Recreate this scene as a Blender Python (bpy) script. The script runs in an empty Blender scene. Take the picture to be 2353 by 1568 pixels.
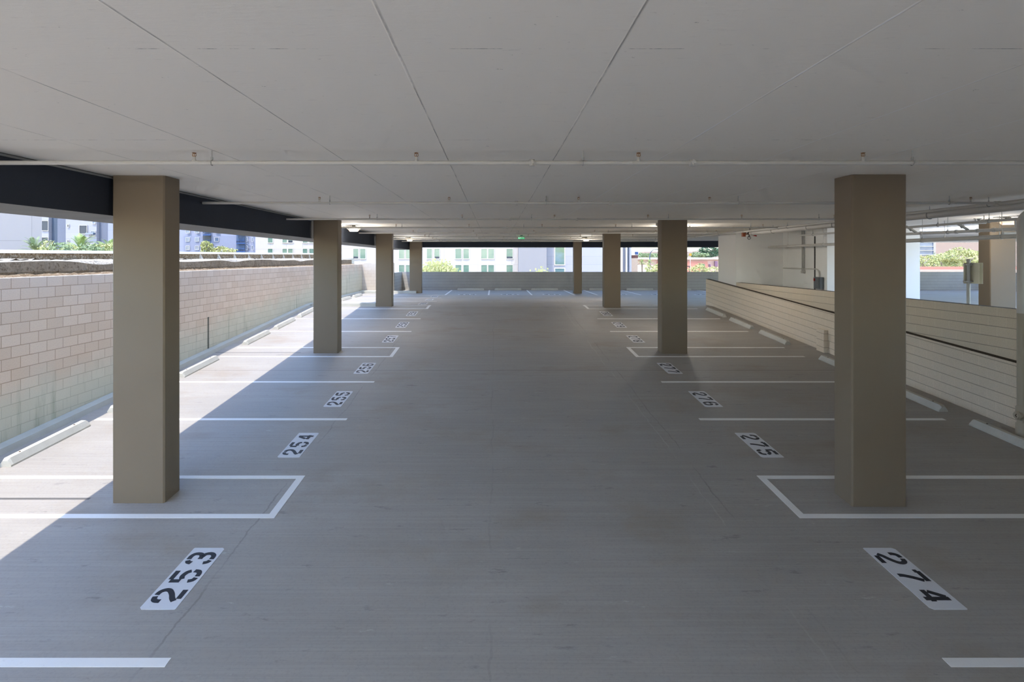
import bpy, math, random
from mathutils import Vector, Matrix
random.seed(7)
SC = bpy.context.scene
COL = SC.collection
F, CX, HY, CZ = 1330.0, 1137.0, 596.0, 3.99          # focal length in px, principal vanishing point, eye height
# ------------------------------------------------------------------ camera
cam = bpy.data.cameras.new('camera'); cam.sensor_width = 36.0
cam.lens = F / 2353.0 * 36.0
cam.shift_x = (1176.5 - CX) / 2353.0
cam.shift_y = -(784.0 - HY) / 2353.0
cam.clip_end = 3000
camo = bpy.data.objects.new('camera', cam); COL.objects.link(camo)
camo.location = (0, 0, CZ); camo.rotation_euler = (math.radians(90), 0, 0)
SC.camera = camo
# ------------------------------------------------------------------ sky and sun
w = bpy.data.worlds.new('world'); SC.world = w; w.use_nodes = True
nt = w.node_tree
bg = nt.nodes['Background']
sky = nt.nodes.new('ShaderNodeTexSky'); sky.sky_type = 'NISHITA'; sky.sun_disc = False
sky.sun_elevation = math.radians(62); sky.sun_rotation = math.radians(200)
sky.air_density = 1.0; sky.dust_density = 0.4; sky.ozone_density = 2.5
nt.links.new(sky.outputs[0], bg.inputs[0]); bg.inputs[1].default_value = 0.50
sun = bpy.data.lights.new('sun', 'SUN'); sun.energy = 2.9; sun.angle = math.radians(0.53); sun.color = (1.0, 0.93, 0.84)
suno = bpy.data.objects.new('sun', sun); COL.objects.link(suno)
suno.rotation_euler = Vector((0.2, 0.42, -1.0)).to_track_quat('-Z', 'Y').to_euler()
suno.location = (-20, -20, 60)
SC.view_settings.view_transform = 'Standard'; SC.view_settings.look = 'None'
SC.view_settings.exposure = 1.06; SC.view_settings.gamma = 1.0
SC.view_settings.use_curve_mapping = False
SC.cycles.max_bounces = 7; SC.cycles.diffuse_bounces = 6; SC.cycles.glossy_bounces = 2; SC.cycles.transmission_bounces = 2
SC.cycles.sample_clamp_indirect = 8.0; SC.cycles.use_adaptive_sampling = True; SC.cycles.adaptive_threshold = 0.09; SC.cycles.adaptive_min_samples = 12
SC.cycles.use_denoising = True; SC.cycles.caustics_reflective = False; SC.cycles.caustics_refractive = False

# ------------------------------------------------------------------ helpers
class MB:
    def __init__(s): s.v = []; s.f = []; s.m = []; s.sm = []
    def face(s, pts, m=0, smooth=False):
        b = len(s.v); s.v += [tuple(p) for p in pts]; s.f.append(tuple(range(b, b + len(pts)))); s.m.append(m); s.sm.append(smooth)
    def raw(s, verts, faces, m=0, smooth=False):
        b = len(s.v); s.v += [tuple(p) for p in verts]
        for f in faces: s.f.append(tuple(b + i for i in f)); s.m.append(m); s.sm.append(smooth)
    def box(s, x0, x1, y0, y1, z0, z1, m=0, mtop=None, mbot=None, mx1=None, my0=None):
        V = [(x0,y0,z0),(x1,y0,z0),(x1,y1,z0),(x0,y1,z0),(x0,y0,z1),(x1,y0,z1),(x1,y1,z1),(x0,y1,z1)]
        b = len(s.v); s.v += V
        for f, mm in (((0,3,2,1), mbot), ((4,5,6,7), mtop), ((0,1,5,4), my0), ((1,2,6,5), mx1), ((2,3,7,6), None), ((3,0,4,7), None)):
            s.f.append(tuple(b + i for i in f)); s.m.append(m if mm is None else mm); s.sm.append(False)
    def hexa(s, V, m=0, mtop=None):
        b = len(s.v); s.v += [tuple(p) for p in V]
        for k, f in enumerate(((0,3,2,1),(4,5,6,7),(0,1,5,4),(1,2,6,5),(2,3,7,6),(3,0,4,7))):
            s.f.append(tuple(b + i for i in f)); s.m.append(mtop if (k == 1 and mtop is not None) else m); s.sm.append(False)
    def prism(s, poly, z0, z1, m=0):
        n = len(poly)
        z0f = z0 if callable(z0) else (lambda x, y: z0); z1f = z1 if callable(z1) else (lambda x, y: z1)
        V = [(x, y, z0f(x, y)) for x, y in poly] + [(x, y, z1f(x, y)) for x, y in poly]
        fs = [tuple(range(n - 1, -1, -1)), tuple(range(n, 2 * n))] + [(i, (i + 1) % n, n + (i + 1) % n, n + i) for i in range(n)]
        s.raw(V, fs, m)
    def tube(s, pts, r, n=14, m=0, caps=True):
        pts = [Vector(p) for p in pts]
        rr = r if isinstance(r, (list, tuple)) else [r] * len(pts)
        rings = []; up = None
        for i, p in enumerate(pts):
            if i == 0: d = pts[1] - p
            elif i == len(pts) - 1: d = p - pts[i - 1]
            else: d = (pts[i + 1] - p).normalized() + (p - pts[i - 1]).normalized()
            if d.length < 1e-9: d = Vector((0, 0, 1))
            d.normalize()
            if up is None:
                up = Vector((0, 0, 1)) if abs(d.z) < 0.9 else Vector((1, 0, 0))
            a = up - d * up.dot(d)
            if a.length < 1e-4: a = Vector((0, 1, 0)) - d * d.y
            a.normalize(); bb = d.cross(a); up = a
            rings.append([p + (a * math.cos(2 * math.pi * k / n) + bb * math.sin(2 * math.pi * k / n)) * rr[i] for k in range(n)])
        b = len(s.v)
        for R in rings: s.v += [tuple(q) for q in R]
        for i in range(len(rings) - 1):
            for k in range(n):
                s.f.append((b + i * n + k, b + i * n + (k + 1) % n, b + (i + 1) * n + (k + 1) % n, b + (i + 1) * n + k)); s.m.append(m); s.sm.append(True)
        if caps:
            for R, rev in ((rings[0], True), (rings[-1], False)):
                s.face(list(reversed(R)) if rev else R, m)
    def lathe(s, c, prof, n=24, m=0, axis='z'):     # prof: list of (radius, height)
        pts = []
        for r, h in prof:
            for k in range(n):
                a = 2 * math.pi * k / n; u, v = r * math.cos(a), r * math.sin(a)
                pts.append({'z': (c[0] + u, c[1] + v, c[2] + h), 'x': (c[0] + h, c[1] + u, c[2] + v), 'y': (c[0] + u, c[1] + h, c[2] + v)}[axis])
        fs = []
        for i in range(len(prof) - 1):
            for k in range(n): fs.append((i * n + k, i * n + (k + 1) % n, (i + 1) * n + (k + 1) % n, (i + 1) * n + k))
        s.raw(pts, fs, m, True)
        s.face([pts[k] for k in range(n)][::-1], m); s.face([pts[(len(prof) - 1) * n + k] for k in range(n)], m)
    def build(s, name, mats, parent=None, bevel=0):
        me = bpy.data.meshes.new(name)
        o = bpy.data.objects.new(name, me); COL.objects.link(o)
        off = Vector((0, 0, 0))
        if parent is not None:
            o.parent = parent
            p = parent
            while p is not None: off += Vector(p.location); p = p.parent
        if parent is None:
            xs = [v[0] for v in s.v]; ys = [v[1] for v in s.v]; zs = [v[2] for v in s.v]
            off = Vector(((min(xs) + max(xs)) / 2, (min(ys) + max(ys)) / 2, min(zs))); o.location = off
        me.from_pydata([tuple(Vector(v) - off) for v in s.v], [], s.f)
        if not isinstance(mats, (list, tuple)): mats = [mats]
        for mt in mats: me.materials.append(mt)
        for p, mi, sm in zip(me.polygons, s.m, s.sm): p.material_index = mi; p.use_smooth = sm
        me.update()
        if bevel:
            b = o.modifiers.new('bevel', 'BEVEL'); b.width = bevel; b.segments = 2; b.limit_method = 'ANGLE'
        return o

def tag(o, label=None, cat=None, group=None, kind=None):
    if label: o['label'] = label
    if cat: o['category'] = cat
    if group: o['group'] = group
    if kind: o['kind'] = kind
    return o
def thing(name, loc, label, cat, group=None):
    o = bpy.data.objects.new(name, None); COL.objects.link(o); o.location = loc; o.empty_display_size = 0.2
    return tag(o, label, cat, group)
def struct(o, label=None):
    o['kind'] = 'structure'
    if label: o['label'] = label
    return o
def copy_tree(root, delta):
    r = root.copy(); COL.objects.link(r); r.location = Vector(root.location) + Vector(delta)
    for ch in list(root.children):
        c = ch.copy(); COL.objects.link(c); c.parent = r
        for g in list(ch.children):
            d = g.copy(); COL.objects.link(d); d.parent = c
    return r
SL = 0.0714; YB = 26.05; ZF = SL * YB                 # ramp slope, where the floor levels out, level floor height
def fz(y): return SL * y if y < YB else ZF
ZC = CZ + 1.172                                       # ceiling
def wx(px, Y): return (px - CX) / F * Y
def wz(py, Y): return CZ + (HY - py) / F * Y

# ------------------------------------------------------------------ materials
def lin(c): return tuple(((x / 255.0) / 12.92 if x / 255.0 <= 0.04045 else ((x / 255.0 + 0.055) / 1.055) ** 2.4) for x in c) + (1,)
class N:
    def __init__(s, name, rough=0.7, spec=0.3, metal=0.0):
        s.mat = bpy.data.materials.new(name); s.mat.use_nodes = True; s.t = s.mat.node_tree
        s.b = s.t.nodes['Principled BSDF']; s.b.inputs['Roughness'].default_value = rough
        s.b.inputs['Specular IOR Level'].default_value = spec; s.b.inputs['Metallic'].default_value = metal
        s._p = None
    def n(s, ty, **kw):
        x = s.t.nodes.new(ty)
        for k, v in kw.items(): setattr(x, k, v)
        return x
    def l(s, a, b): s.t.links.new(a, b)
    def pos(s):
        if s._p is None: s._p = s.n('ShaderNodeNewGeometry').outputs['Position']
        return s._p
    def vec(s, scale=(1, 1, 1), loc=(0, 0, 0)):
        m = s.n('ShaderNodeMapping'); s.l(s.pos(), m.inputs[0]); m.inputs['Scale'].default_value = scale; m.inputs['Location'].default_value = loc
        return m.outputs[0]
    def noise(s, vec, scale, detail=5, rough=0.55, dist=0.0):
        x = s.n('ShaderNodeTexNoise'); s.l(vec, x.inputs['Vector']); x.inputs['Scale'].default_value = scale
        x.inputs['Detail'].default_value = detail; x.inputs['Roughness'].default_value = rough; x.inputs['Distortion'].default_value = dist
        return x.outputs['Fac']
    def ramp(s, fac, stops):
        r = s.n('ShaderNodeValToRGB'); s.l(fac, r.inputs[0]); e = r.color_ramp.elements
        while len(e) < len(stops): e.new(0.5)
        for i, (p, c) in enumerate(stops):
            e[i].position = p; e[i].color = (c, c, c, 1) if isinstance(c, (int, float)) else c
        return r.outputs[0]
    def mix(s, fac, a, b, mode='MIX'):
        m = s.n('ShaderNodeMix', data_type='RGBA', blend_type=mode)
        for sock, val in ((m.inputs[0], fac), (m.inputs[6], a), (m.inputs[7], b)):
            if isinstance(val, bpy.types.NodeSocket): s.l(val, sock)
            elif isinstance(val, (int, float)) and sock.type == 'VALUE': sock.default_value = val
            else: sock.default_value = (val, val, val, 1) if isinstance(val, (int, float)) else val
        return m.outputs[2]
    def math(s, op, a, b=None, c=None):
        m = s.n('ShaderNodeMath', operation=op)
        for i, val in enumerate((a, b, c)):
            if val is None: continue
            if isinstance(val, bpy.types.NodeSocket): s.l(val, m.inputs[i])
            else: m.inputs[i].default_value = val
        return m.outputs[0]
    def xyz(s):
        x = s.n('ShaderNodeSeparateXYZ'); s.l(s.pos(), x.inputs[0]); return x.outputs
    def bump(s, h, strength=0.2, dist=0.01):
        b = s.n('ShaderNodeBump'); s.l(h, b.inputs['Height']); b.inputs['Strength'].default_value = strength; b.inputs['Distance'].default_value = dist
        s.l(b.outputs[0], s.b.inputs['Normal'])
    def col(s, c):
        if isinstance(c, bpy.types.NodeSocket): s.l(c, s.b.inputs['Base Color'])
        else: s.b.inputs['Base Color'].default_value = c
        return s

def plain(name, rgb, rough=0.6, spec=0.3, metal=0.0, var=0.08, scale=3.0, bump=0.0):
    m = N(name, rough, spec, metal); c = lin(rgb)
    f = m.noise(m.vec(), scale, 4)
    lo = tuple(x * (1 - var) for x in c[:3]) + (1,); hi = tuple(min(1, x * (1 + var)) for x in c[:3]) + (1,)
    m.col(m.mix(f, lo, hi))
    if bump: m.bump(m.noise(m.vec(), scale * 12, 3), bump, 0.01)
    return m.mat
def emit(name, rgb, strength, base=(200, 190, 170)):
    m = N(name, 0.4); m.col(lin(base)); m.b.inputs['Emission Color'].default_value = lin(rgb); m.b.inputs['Emission Strength'].default_value = strength
    return m.mat

# --- concrete floor with a broomed finish running across the aisle
def floor_mat():
    m = N('broomed_concrete', 0.62, 0.32)
    x, y, z = m.xyz()
    streak = m.noise(m.vec((0.5, 55, 1)), 1.0, 4, 0.6)
    streak2 = m.noise(m.vec((0.25, 9, 1)), 1.0, 5, 0.6)
    blot = m.noise(m.vec((0.5, 0.9, 1)), 0.9, 6, 0.6, 0.4)
    fine = m.noise(m.vec(), 30, 4, 0.7)
    base = m.mix(m.ramp(blot, [(0.3, 0), (0.7, 1)]), lin((154, 149, 143)), lin((167, 162, 155)))
    base = m.mix(m.ramp(streak, [(0.3, 0), (0.7, 1)]), base, m.mix(1.0, base, 0.88, 'MULTIPLY'))
    base = m.mix(m.math('MULTIPLY', m.ramp(streak2, [(0.45, 0), (0.75, 1)]), 0.5), base, lin((148, 142, 136)))
    st = m.noise(m.vec((0.35, 0.5, 1), (7.3, 2.2, 0)), 1.6, 5, 0.6)
    base = m.mix(m.math('MULTIPLY', m.ramp(st, [(0.54, 0), (0.70, 1)]), 0.42), base, lin((140, 124, 104)))      # brown oil marks
    st2 = m.noise(m.vec((0.8, 2.2, 1), (1.3, 9.2, 0)), 2.6, 6, 0.7)
    base = m.mix(m.math('MULTIPLY', m.ramp(st2, [(0.62, 0), (0.70, 1)]), 0.55), base, lin((112, 108, 107)))     # dark scuffs
    pale = m.noise(m.vec((1, 2.5, 1), (4, 4, 0)), 3.3, 6, 0.75)
    base = m.mix(m.math('MULTIPLY', m.ramp(pale, [(0.64, 0), (0.74, 1)]), 0.4), base, lin((206, 202, 196)))
    base = m.mix(m.math('MULTIPLY', m.ramp(fine, [(0.35, 1), (0.5, 0)]), 0.10), base, lin((70, 68, 66)))
    # joints: one straight joint across, two wandering saw cuts along the aisle; also shadow lines painted by the left wall
    wob = m.math('MULTIPLY', m.math('SUBTRACT', m.noise(m.vec((1, 1, 1)), 0.8, 6, 0.7), 0.5), 0.22)
    def line(coord, at, half, soft=0.6):
        d = m.math('ABSOLUTE', m.math('SUBTRACT', coord, at))
        return m.math('SUBTRACT', 1.0, m.n_smooth(d, half * soft, half))
    def smooth(d, a, b):
        r = m.n('ShaderNodeMapRange', interpolation_type='SMOOTHSTEP'); m.l(d, r.inputs[0])
        r.inputs[1].default_value = a; r.inputs[2].default_value = b
        return r.outputs[0]
    m.n_smooth = smooth
    xw = m.math('ADD', x, wob)
    patch = m.ramp(m.noise(m.vec((1, 0.6, 1), (3, 1, 0)), 1.1, 4), [(0.42, 0), (0.6, 1)])
    for l, s in ((line(y, 15.15, 0.022), 0.38), (line(y, 32.9, 0.03), 0.3)): base = m.mix(m.math('MULTIPLY', l, s), base, lin((58, 56, 55)))
    for at in (-3.12, 3.18): base = m.mix(m.math('MULTIPLY', m.math('MULTIPLY', line(xw, at, 0.014), patch), 0.3), base, lin((66, 62, 60)))
    base = m.mix(m.math('MULTIPLY', m.math('MULTIPLY', line(xw, 3.0, 0.012), patch), 0.35), base, lin((190, 186, 180)))
    base = m.mix(m.math('MULTIPLY', m.math('MULTIPLY', line(xw, -0.05, 0.015), patch), 0.15), base, lin((70, 67, 66)))
    left = m.math('LESS_THAN', x, -5.75)  # sunlit strip only: thin cast shadows put into the floor colour
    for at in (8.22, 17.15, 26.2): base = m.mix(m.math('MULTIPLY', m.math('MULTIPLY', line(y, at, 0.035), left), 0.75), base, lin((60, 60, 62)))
    m.col(base)
    m.l(m.ramp(m.math('ADD', m.math('MULTIPLY', streak, 0.5), m.math('MULTIPLY', blot, 0.5)), [(0.3, 0.5), (0.7, 0.72)]), m.b.inputs['Roughness'])
    m.bump(m.math('ADD', streak, m.math('MULTIPLY', fine, 0.4)), 0.16, 0.006)
    return m.mat
# --- painted board-marked ceiling
def ceiling_mat():
    m = N('painted_concrete_ceiling', 0.8, 0.2)
    x, y, z = m.xyz()
    broad = m.noise(m.vec((0.6, 0.25, 1)), 0.8, 4)
    base = m.mix(broad, lin((241, 234, 222)), lin((247, 241, 230)))
    def dist(coord, off, per):
        t = m.math('FRACT', m.math('DIVIDE', m.math('SUBTRACT', coord, off - per / 2), per))
        return m.math('MULTIPLY', m.math('ABSOLUTE', m.math('SUBTRACT', t, 0.5)), per)
    def below(d, a, b):
        r = m.n('ShaderNodeMapRange', interpolation_type='SMOOTHSTEP'); m.l(d, r.inputs[0]); r.inputs[1].default_value = a; r.inputs[2].default_value = b
        r.inputs[3].default_value = 1; r.inputs[4].default_value = 0
        return r.outputs[0]
    jit = m.math('MULTIPLY', m.math('SUBTRACT', m.noise(m.vec(), 5, 3), 0.5), 0.006)
    dx = dist(m.math('ADD', x, jit), -0.55, 1.24); dy = dist(m.math('ADD', y, jit), 3.22, 2.46)
    brk = m.ramp(m.noise(m.vec((1, 0.8, 1)), 1.5, 6, 0.7), [(0.40, 0.15), (0.56, 1)])
    brk2 = m.ramp(m.noise(m.vec((1, 0.8, 1), (5, 5, 0)), 3.2, 6, 0.8), [(0.50, 0.0), (0.62, 1)])
    lx = m.math('MULTIPLY', below(dx, 0.0015, 0.007), brk); ly = m.math('MULTIPLY', below(dy, 0.0015, 0.008), brk2)
    dark = m.math('LESS_THAN', x, 1.2)
    base = m.mix(m.math('MULTIPLY', m.math('MULTIPLY', lx, dark), 0.62), base, lin((96, 91, 86)))
    base = m.mix(m.math('MULTIPLY', m.math('MULTIPLY', lx, m.math('SUBTRACT', 1.0, dark)), 1.0), base, (1, 1, 1, 1))
    base = m.mix(m.math('MULTIPLY', ly, 0.6), base, lin((88, 84, 80)))
    # pock marks and grain, denser by the joints
    p = m.noise(m.vec((1, 2.2, 1)), 9, 6, 0.8)
    base = m.mix(m.math('MULTIPLY', m.ramp(p, [(0.672, 0), (0.70, 1)]), 0.75), base, lin((92, 86, 78)))
    g = m.noise(m.vec((0.7, 3.5, 1), (3, 0, 0)), 7, 6, 0.75)
    base = m.mix(m.math('MULTIPLY', m.ramp(g, [(0.60, 0), (0.72, 1)]), 0.16), base, lin((140, 134, 128)))
    m.col(base)
    ridge = m.math('MULTIPLY', below(dx, 0.002, 0.012), 0.4)
    m.bump(m.math('ADD', m.math('ADD', m.math('MULTIPLY', g, 0.30), m.math('MULTIPLY', broad, 0.5)), m.math('SUBTRACT', ridge, m.math('MULTIPLY', m.ramp(p, [(0.69, 0), (0.73, 1)]), 0.8))), 0.5, 0.012)
    return m.mat
# --- concrete block
def block_mat(name, axis, c1, c2, mortar, slope=0.0, foot_marks=False, vert=1.0, msize=0.008, zoff=0.0):
    m = N(name, 0.88, 0.15)
    x, y, z = m.xyz()
    u = y if axis == 'y' else x
    v = m.math('SUBTRACT', z, m.math('MULTIPLY', y, slope)) if slope else z
    v = m.math('ADD', v, zoff)
    cv = m.n('ShaderNodeCombineXYZ'); m.l(u, cv.inputs[0]); m.l(v, cv.inputs[1])
    br = m.n('ShaderNodeTexBrick'); m.l(cv.outputs[0], br.inputs['Vector'])
    br.offset = 0.5; br.inputs['Scale'].default_value = 1.0; br.inputs['Mortar Size'].default_value = msize
    br.inputs['Mortar Smooth'].default_value = 0.3; br.inputs['Brick Width'].default_value = 0.4064; br.inputs['Row Height'].default_value = 0.2032
    br.inputs['Color1'].default_value = lin(c1); br.inputs['Color2'].default_value = lin(c2); br.inputs['Mortar'].default_value = lin(mortar)
    br.inputs['Bias'].default_value = 0.0
    rows = m.math('FRACT', m.math('DIVIDE', v, 0.2032))
    fine = m.noise(m.vec(), 45, 4, 0.8); broad = m.noise(m.vec(), 0.9, 5, 0.6)
    base = br.outputs['Color']
    if vert < 1.0:      # filled vertical joints: keep the bed joints, fade the rest
        d = m.math('MINIMUM', rows, m.math('SUBTRACT', 1.0, rows))
        r = m.n('ShaderNodeMapRange'); m.l(d, r.inputs[0]); r.inputs[1].default_value = 0.02; r.inputs[2].default_value = 0.045; r.inputs[3].default_value = 1; r.inputs[4].default_value = 0
        bed = r.outputs[0]
        face = m.mix(broad, lin(c1), lin(c2))
        pale = m.mix(m.math('MULTIPLY', br.outputs['Fac'], vert), face, lin(tuple(min(255, k + 22) for k in c2)))
        base = m.mix(m.math('MULTIPLY', bed, 0.85), pale, lin(mortar))
    base = m.mix(m.math('MULTIPLY', m.ramp(fine, [(0.3, 1), (0.55, 0)]), 0.18), base, lin((90, 84, 78)))
    base = m.mix(m.math('MULTIPLY', m.ramp(broad, [(0.35, 0), (0.7, 1)]), 0.22), base, lin((196, 190, 182)))
    if foot_marks:           # retaining wall turns paler and greener towards its foot, with darker algae runs
        h = m.math('SUBTRACT', z, m.math('MULTIPLY', y, SL))
        wob = m.math('MULTIPLY', m.noise(m.vec((1, 1, 0.5)), 0.7, 5), 1.0)
        r = m.n('ShaderNodeMapRange', interpolation_type='SMOOTHSTEP'); m.l(m.math('SUBTRACT', h, wob), r.inputs[0])
        r.inputs[1].default_value = -0.1; r.inputs[2].default_value = 0.75; r.inputs[3].default_value = 1; r.inputs[4].default_value = 0
        base = m.mix(m.math('MULTIPLY', r.outputs[0], 0.55), base, lin((186, 196, 182)))
        runs = m.ramp(m.noise(m.vec((1, 4.0, 0.5)), 0.9, 5, 0.6), [(0.56, 0), (0.70, 1)])
        base = m.mix(m.math('MULTIPLY', m.math('MULTIPLY', runs, r.outputs[0]), 0.4), base, lin((120, 128, 106)))
        for at in (17.15,):  # dark upright shadow line painted into the wall colour
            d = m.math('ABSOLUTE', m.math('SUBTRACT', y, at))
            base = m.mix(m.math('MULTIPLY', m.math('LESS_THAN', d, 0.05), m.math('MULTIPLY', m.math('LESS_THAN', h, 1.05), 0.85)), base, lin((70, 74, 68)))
    m.col(base)
    m.bump(m.math('ADD', m.math('MULTIPLY', br.outputs['Fac'], -1.0), m.math('MULTIPLY', fine, 0.25)), 0.45, 0.008)
    return m.mat
def paint_mat(name, rgb, rgb2, bump=0.12, rough=0.62):
    m = N(name, rough, 0.3)
    f = m.noise(m.vec(), 0.8, 4); g = m.noise(m.vec(), 28, 5, 0.7)
    b = m.mix(f, lin(rgb), lin(rgb2))
    b = m.mix(m.math('MULTIPLY', m.ramp(m.noise(m.vec(), 14, 5, 0.8), [(0.72, 0), (0.76, 1)]), 0.55), b, lin(tuple(int(k * 0.55) for k in rgb)))
    m.col(b); m.bump(g, bump, 0.005)
    return m.mat
def earth_mat(name, a, b, c):
    m = N(name, 0.95, 0.1)
    f = m.noise(m.vec(), 3.0, 8, 0.75); g = m.noise(m.vec(), 18, 6, 0.8)
    k = m.mix(m.ramp(f, [(0.35, 0), (0.65, 1)]), lin(a), lin(b)); k = m.mix(m.ramp(g, [(0.5, 0), (0.62, 1)]), k, lin(c))
    m.col(k); m.bump(g, 0.8, 0.03); return m.mat
def panel_mat(name, rgb, pw, ph, joint, u='x'):
    m = N(name, 0.7, 0.3)
    x, y, z = m.xyz(); cv = m.n('ShaderNodeCombineXYZ'); m.l(x, cv.inputs[0]); m.l(z, cv.inputs[1])
    br = m.n('ShaderNodeTexBrick'); m.l(cv.outputs[0], br.inputs['Vector']); br.offset = 0.0
    br.inputs['Scale'].default_value = 1.0; br.inputs['Mortar Size'].default_value = joint; br.inputs['Brick Width'].default_value = pw; br.inputs['Row Height'].default_value = ph
    c = lin(rgb); br.inputs['Color1'].default_value = c; br.inputs['Color2'].default_value = tuple(k * 0.95 for k in c[:3]) + (1,); br.inputs['Mortar'].default_value = tuple(k * 0.72 for k in c[:3]) + (1,)
    m.col(br.outputs['Color']); return m.mat
def glass_mat(name, a, b):
    m = N(name, 0.12, 0.6)
    f = m.noise(m.vec((0.25, 0.25, 0.5)), 0.9, 4); m.col(m.mix(m.ramp(f, [(0.4, 0), (0.65, 1)]), lin(a), lin(b))); return m.mat

M = {}
M['floor'] = floor_mat(); M['ceil'] = ceiling_mat()
M['block_left'] = block_mat('weathered_block', 'y', (208, 186, 166), (218, 198, 180), (172, 148, 126), foot_marks=True, msize=0.008, zoff=-0.015)
M['block_end'] = block_mat('pale_block', 'x', (176, 164, 150), (184, 173, 160), (156, 144, 132), msize=0.006)
M['block_ramp'] = block_mat('painted_ramp_block', 'y', (220, 206, 186), (228, 215, 197), (150, 137, 120), slope=0.0685, vert=0.35)
M['block_deck'] = block_mat('painted_deck_block', 'y', (216, 201, 179), (224, 211, 190), (150, 137, 120), vert=0.35)
M['block_far'] = block_mat('painted_far_block', 'x', (160, 158, 156), (168, 166, 164), (122, 120, 120), vert=0.2)
M['block_side'] = block_mat('painted_side_block', 'y', (160, 158, 156), (168, 166, 164), (122, 120, 120), vert=0.2)
M['column'] = paint_mat('tan_paint', (119, 105, 87), (125, 112, 94))
M['white'] = paint_mat('white_wall_paint', (232, 231, 228), (238, 237, 234), 0.06)
M['navy'] = plain('charcoal_beam_paint', (47, 52, 62), 0.75, 0.25, var=0.15, scale=1.5, bump=0.3)
M['soffit'] = plain('bare_concrete_soffit', (140, 140, 138), 0.85, 0.2, var=0.12, scale=2.0, bump=0.3)
M['cap'] = plain('dark_wall_cap', (72, 64, 55), 0.8, 0.2, var=0.15)
M['curb'] = plain('curb_concrete', (176, 175, 166), 0.85, 0.2, var=0.14, scale=2.5, bump=0.4)
M['stop'] = plain('wheel_stop_concrete', (186, 184, 176), 0.8, 0.2, var=0.12, scale=4, bump=0.4)
M['pin'] = plain('rusty_pin', (92, 74, 60), 0.7, 0.3)
M['pipe'] = plain('painted_pipe', (196, 193, 187), 0.42, 0.4, var=0.04)
M['pipe_tan'] = plain('tan_painted_pipe', (168, 158, 140), 0.5, 0.4, var=0.05)
M['brass'] = plain('brass', (150, 105, 55), 0.35, 0.5, metal=0.9)
M['steel'] = plain('galvanised_steel', (168, 167, 163), 0.45, 0.5, metal=0.15)
M['signback'] = plain('pale_sign_back', (226, 220, 200), 0.5)
M['capwhite'] = plain('pale_wall_cap', (244, 234, 216), 0.8)
M['black'] = plain('black_plastic', (30, 30, 32), 0.5)
M['orange'] = plain('orange_paint', (140, 74, 44), 0.5)
M['red'] = plain('red_paint', (150, 40, 36), 0.5)
M['greybox'] = plain('grey_enamel', (88, 92, 96), 0.45, 0.4)
M['housing'] = plain('lamp_housing', (175, 172, 165), 0.5)
M['lens'] = emit('lamp_lens', (255, 190, 125), 1.0)
M['exit_green'] = emit('exit_sign_face', (45, 150, 95), 0.55, (40, 120, 80))
M['exit_white'] = emit('exit_sign_letters', (170, 220, 190), 0.8, (200, 230, 215))
M['soil'] = earth_mat('dry_soil', (96, 78, 56), (130, 108, 80), (178, 160, 136))
M['debris'] = earth_mat('broken_concrete', (150, 138, 122), (178, 164, 146), (222, 208, 186))
M['old'] = earth_mat('old_concrete', (126, 108, 88), (150, 132, 108), (98, 82, 62))
M['ground'] = earth_mat('desert_ground', (176, 164, 146), (192, 182, 166), (158, 146, 124))
M['hill'] = earth_mat('desert_hillside', (128, 102, 86), (142, 120, 102), (92, 86, 62))
def wear_paint(name, rgb, worn):
    m = N(name, 0.6, 0.3); f = m.noise(m.vec(), 22, 6, 0.75)
    m.col(m.mix(m.math('MULTIPLY', m.ramp(f, [(0.60, 0), (0.75, 1)]), 0.5), lin(rgb), lin(worn))); m.bump(f, 0.1, 0.004); return m.mat
M['line'] = wear_paint('white_line_paint', (226, 225, 222), (170, 168, 165))
M['plate'] = wear_paint('white_panel_paint', (206, 207, 210), (170, 170, 172))
M['digit'] = wear_paint('black_stencil_paint', (42, 44, 50), (90, 90, 94))

# ------------------------------------------------------------------ room shell
def _unused(x0, x1, ys, zf, thick, mat, name):
    b = MB()
    for a, c in zip(ys[:-1], ys[1:]):
        b.hexa([(x0, a, zf(a) - thick), (x1, a, zf(a) - thick), (x1, c, zf(c) - thick), (x0, c, zf(c) - thick),
                (x0, a, zf(a)), (x1, a, zf(a)), (x1, c, zf(c)), (x0, c, zf(c))])
    return b.build(name, mat)
b = MB()
for (x0, x1, a, c) in ((-8.49, 10.03, -30, -14), (-8.49, 10.03, -14, YB), (-8.49, 10.03, YB, 37.0), (-6.45, 10.03, 37.0, 40.4), (10.27, 34.2, -14, YB), (10.03, 34.2, YB, 40.4)):
    za, zc = (ZF, ZF) if x0 > 9 else (fz(a), fz(c))
    b.hexa([(x0, a, za - .3), (x1, a, za - .3), (x1, c, zc - .3), (x0, c, zc - .3), (x0, a, za), (x1, a, za), (x1, c, zc), (x0, c, zc)])
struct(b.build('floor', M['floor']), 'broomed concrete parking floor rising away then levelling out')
b = MB(); b.prism([(-6.6, -4), (16.6, -4), (16.6, 24), (34.5, 24), (34.5, 40.5), (-6.6, 40.5)], ZC, ZC + 0.3)
struct(b.build('ceiling', M['ceil']), 'white painted board marked concrete ceiling')
b = MB(); b.box(-8.69, -8.49, -14, 37.0, -1.6, 3.66)
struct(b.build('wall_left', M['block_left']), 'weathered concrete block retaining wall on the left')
b = MB(); b.box(-8.69, -6.47, 37.02, 37.22, 1.2, 3.76)
struct(b.build('wall_left_end', M['block_end']), 'short pale block wall closing the sunlit strip')
b = MB(); b.box(-6.65, -6.45, 37.24, 40.2, 1.5, 3.11, mtop=1)
struct(b.build('wall_left_return', [M['block_side'], M['soffit']]))
b = MB(); b.box(-6.65, 34.2, 40.22, 40.42, 1.2, 3.11, mtop=1)
struct(b.build('wall_far', [M['block_far'], M['soffit']]), 'low grey block parapet across the far end')
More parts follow.
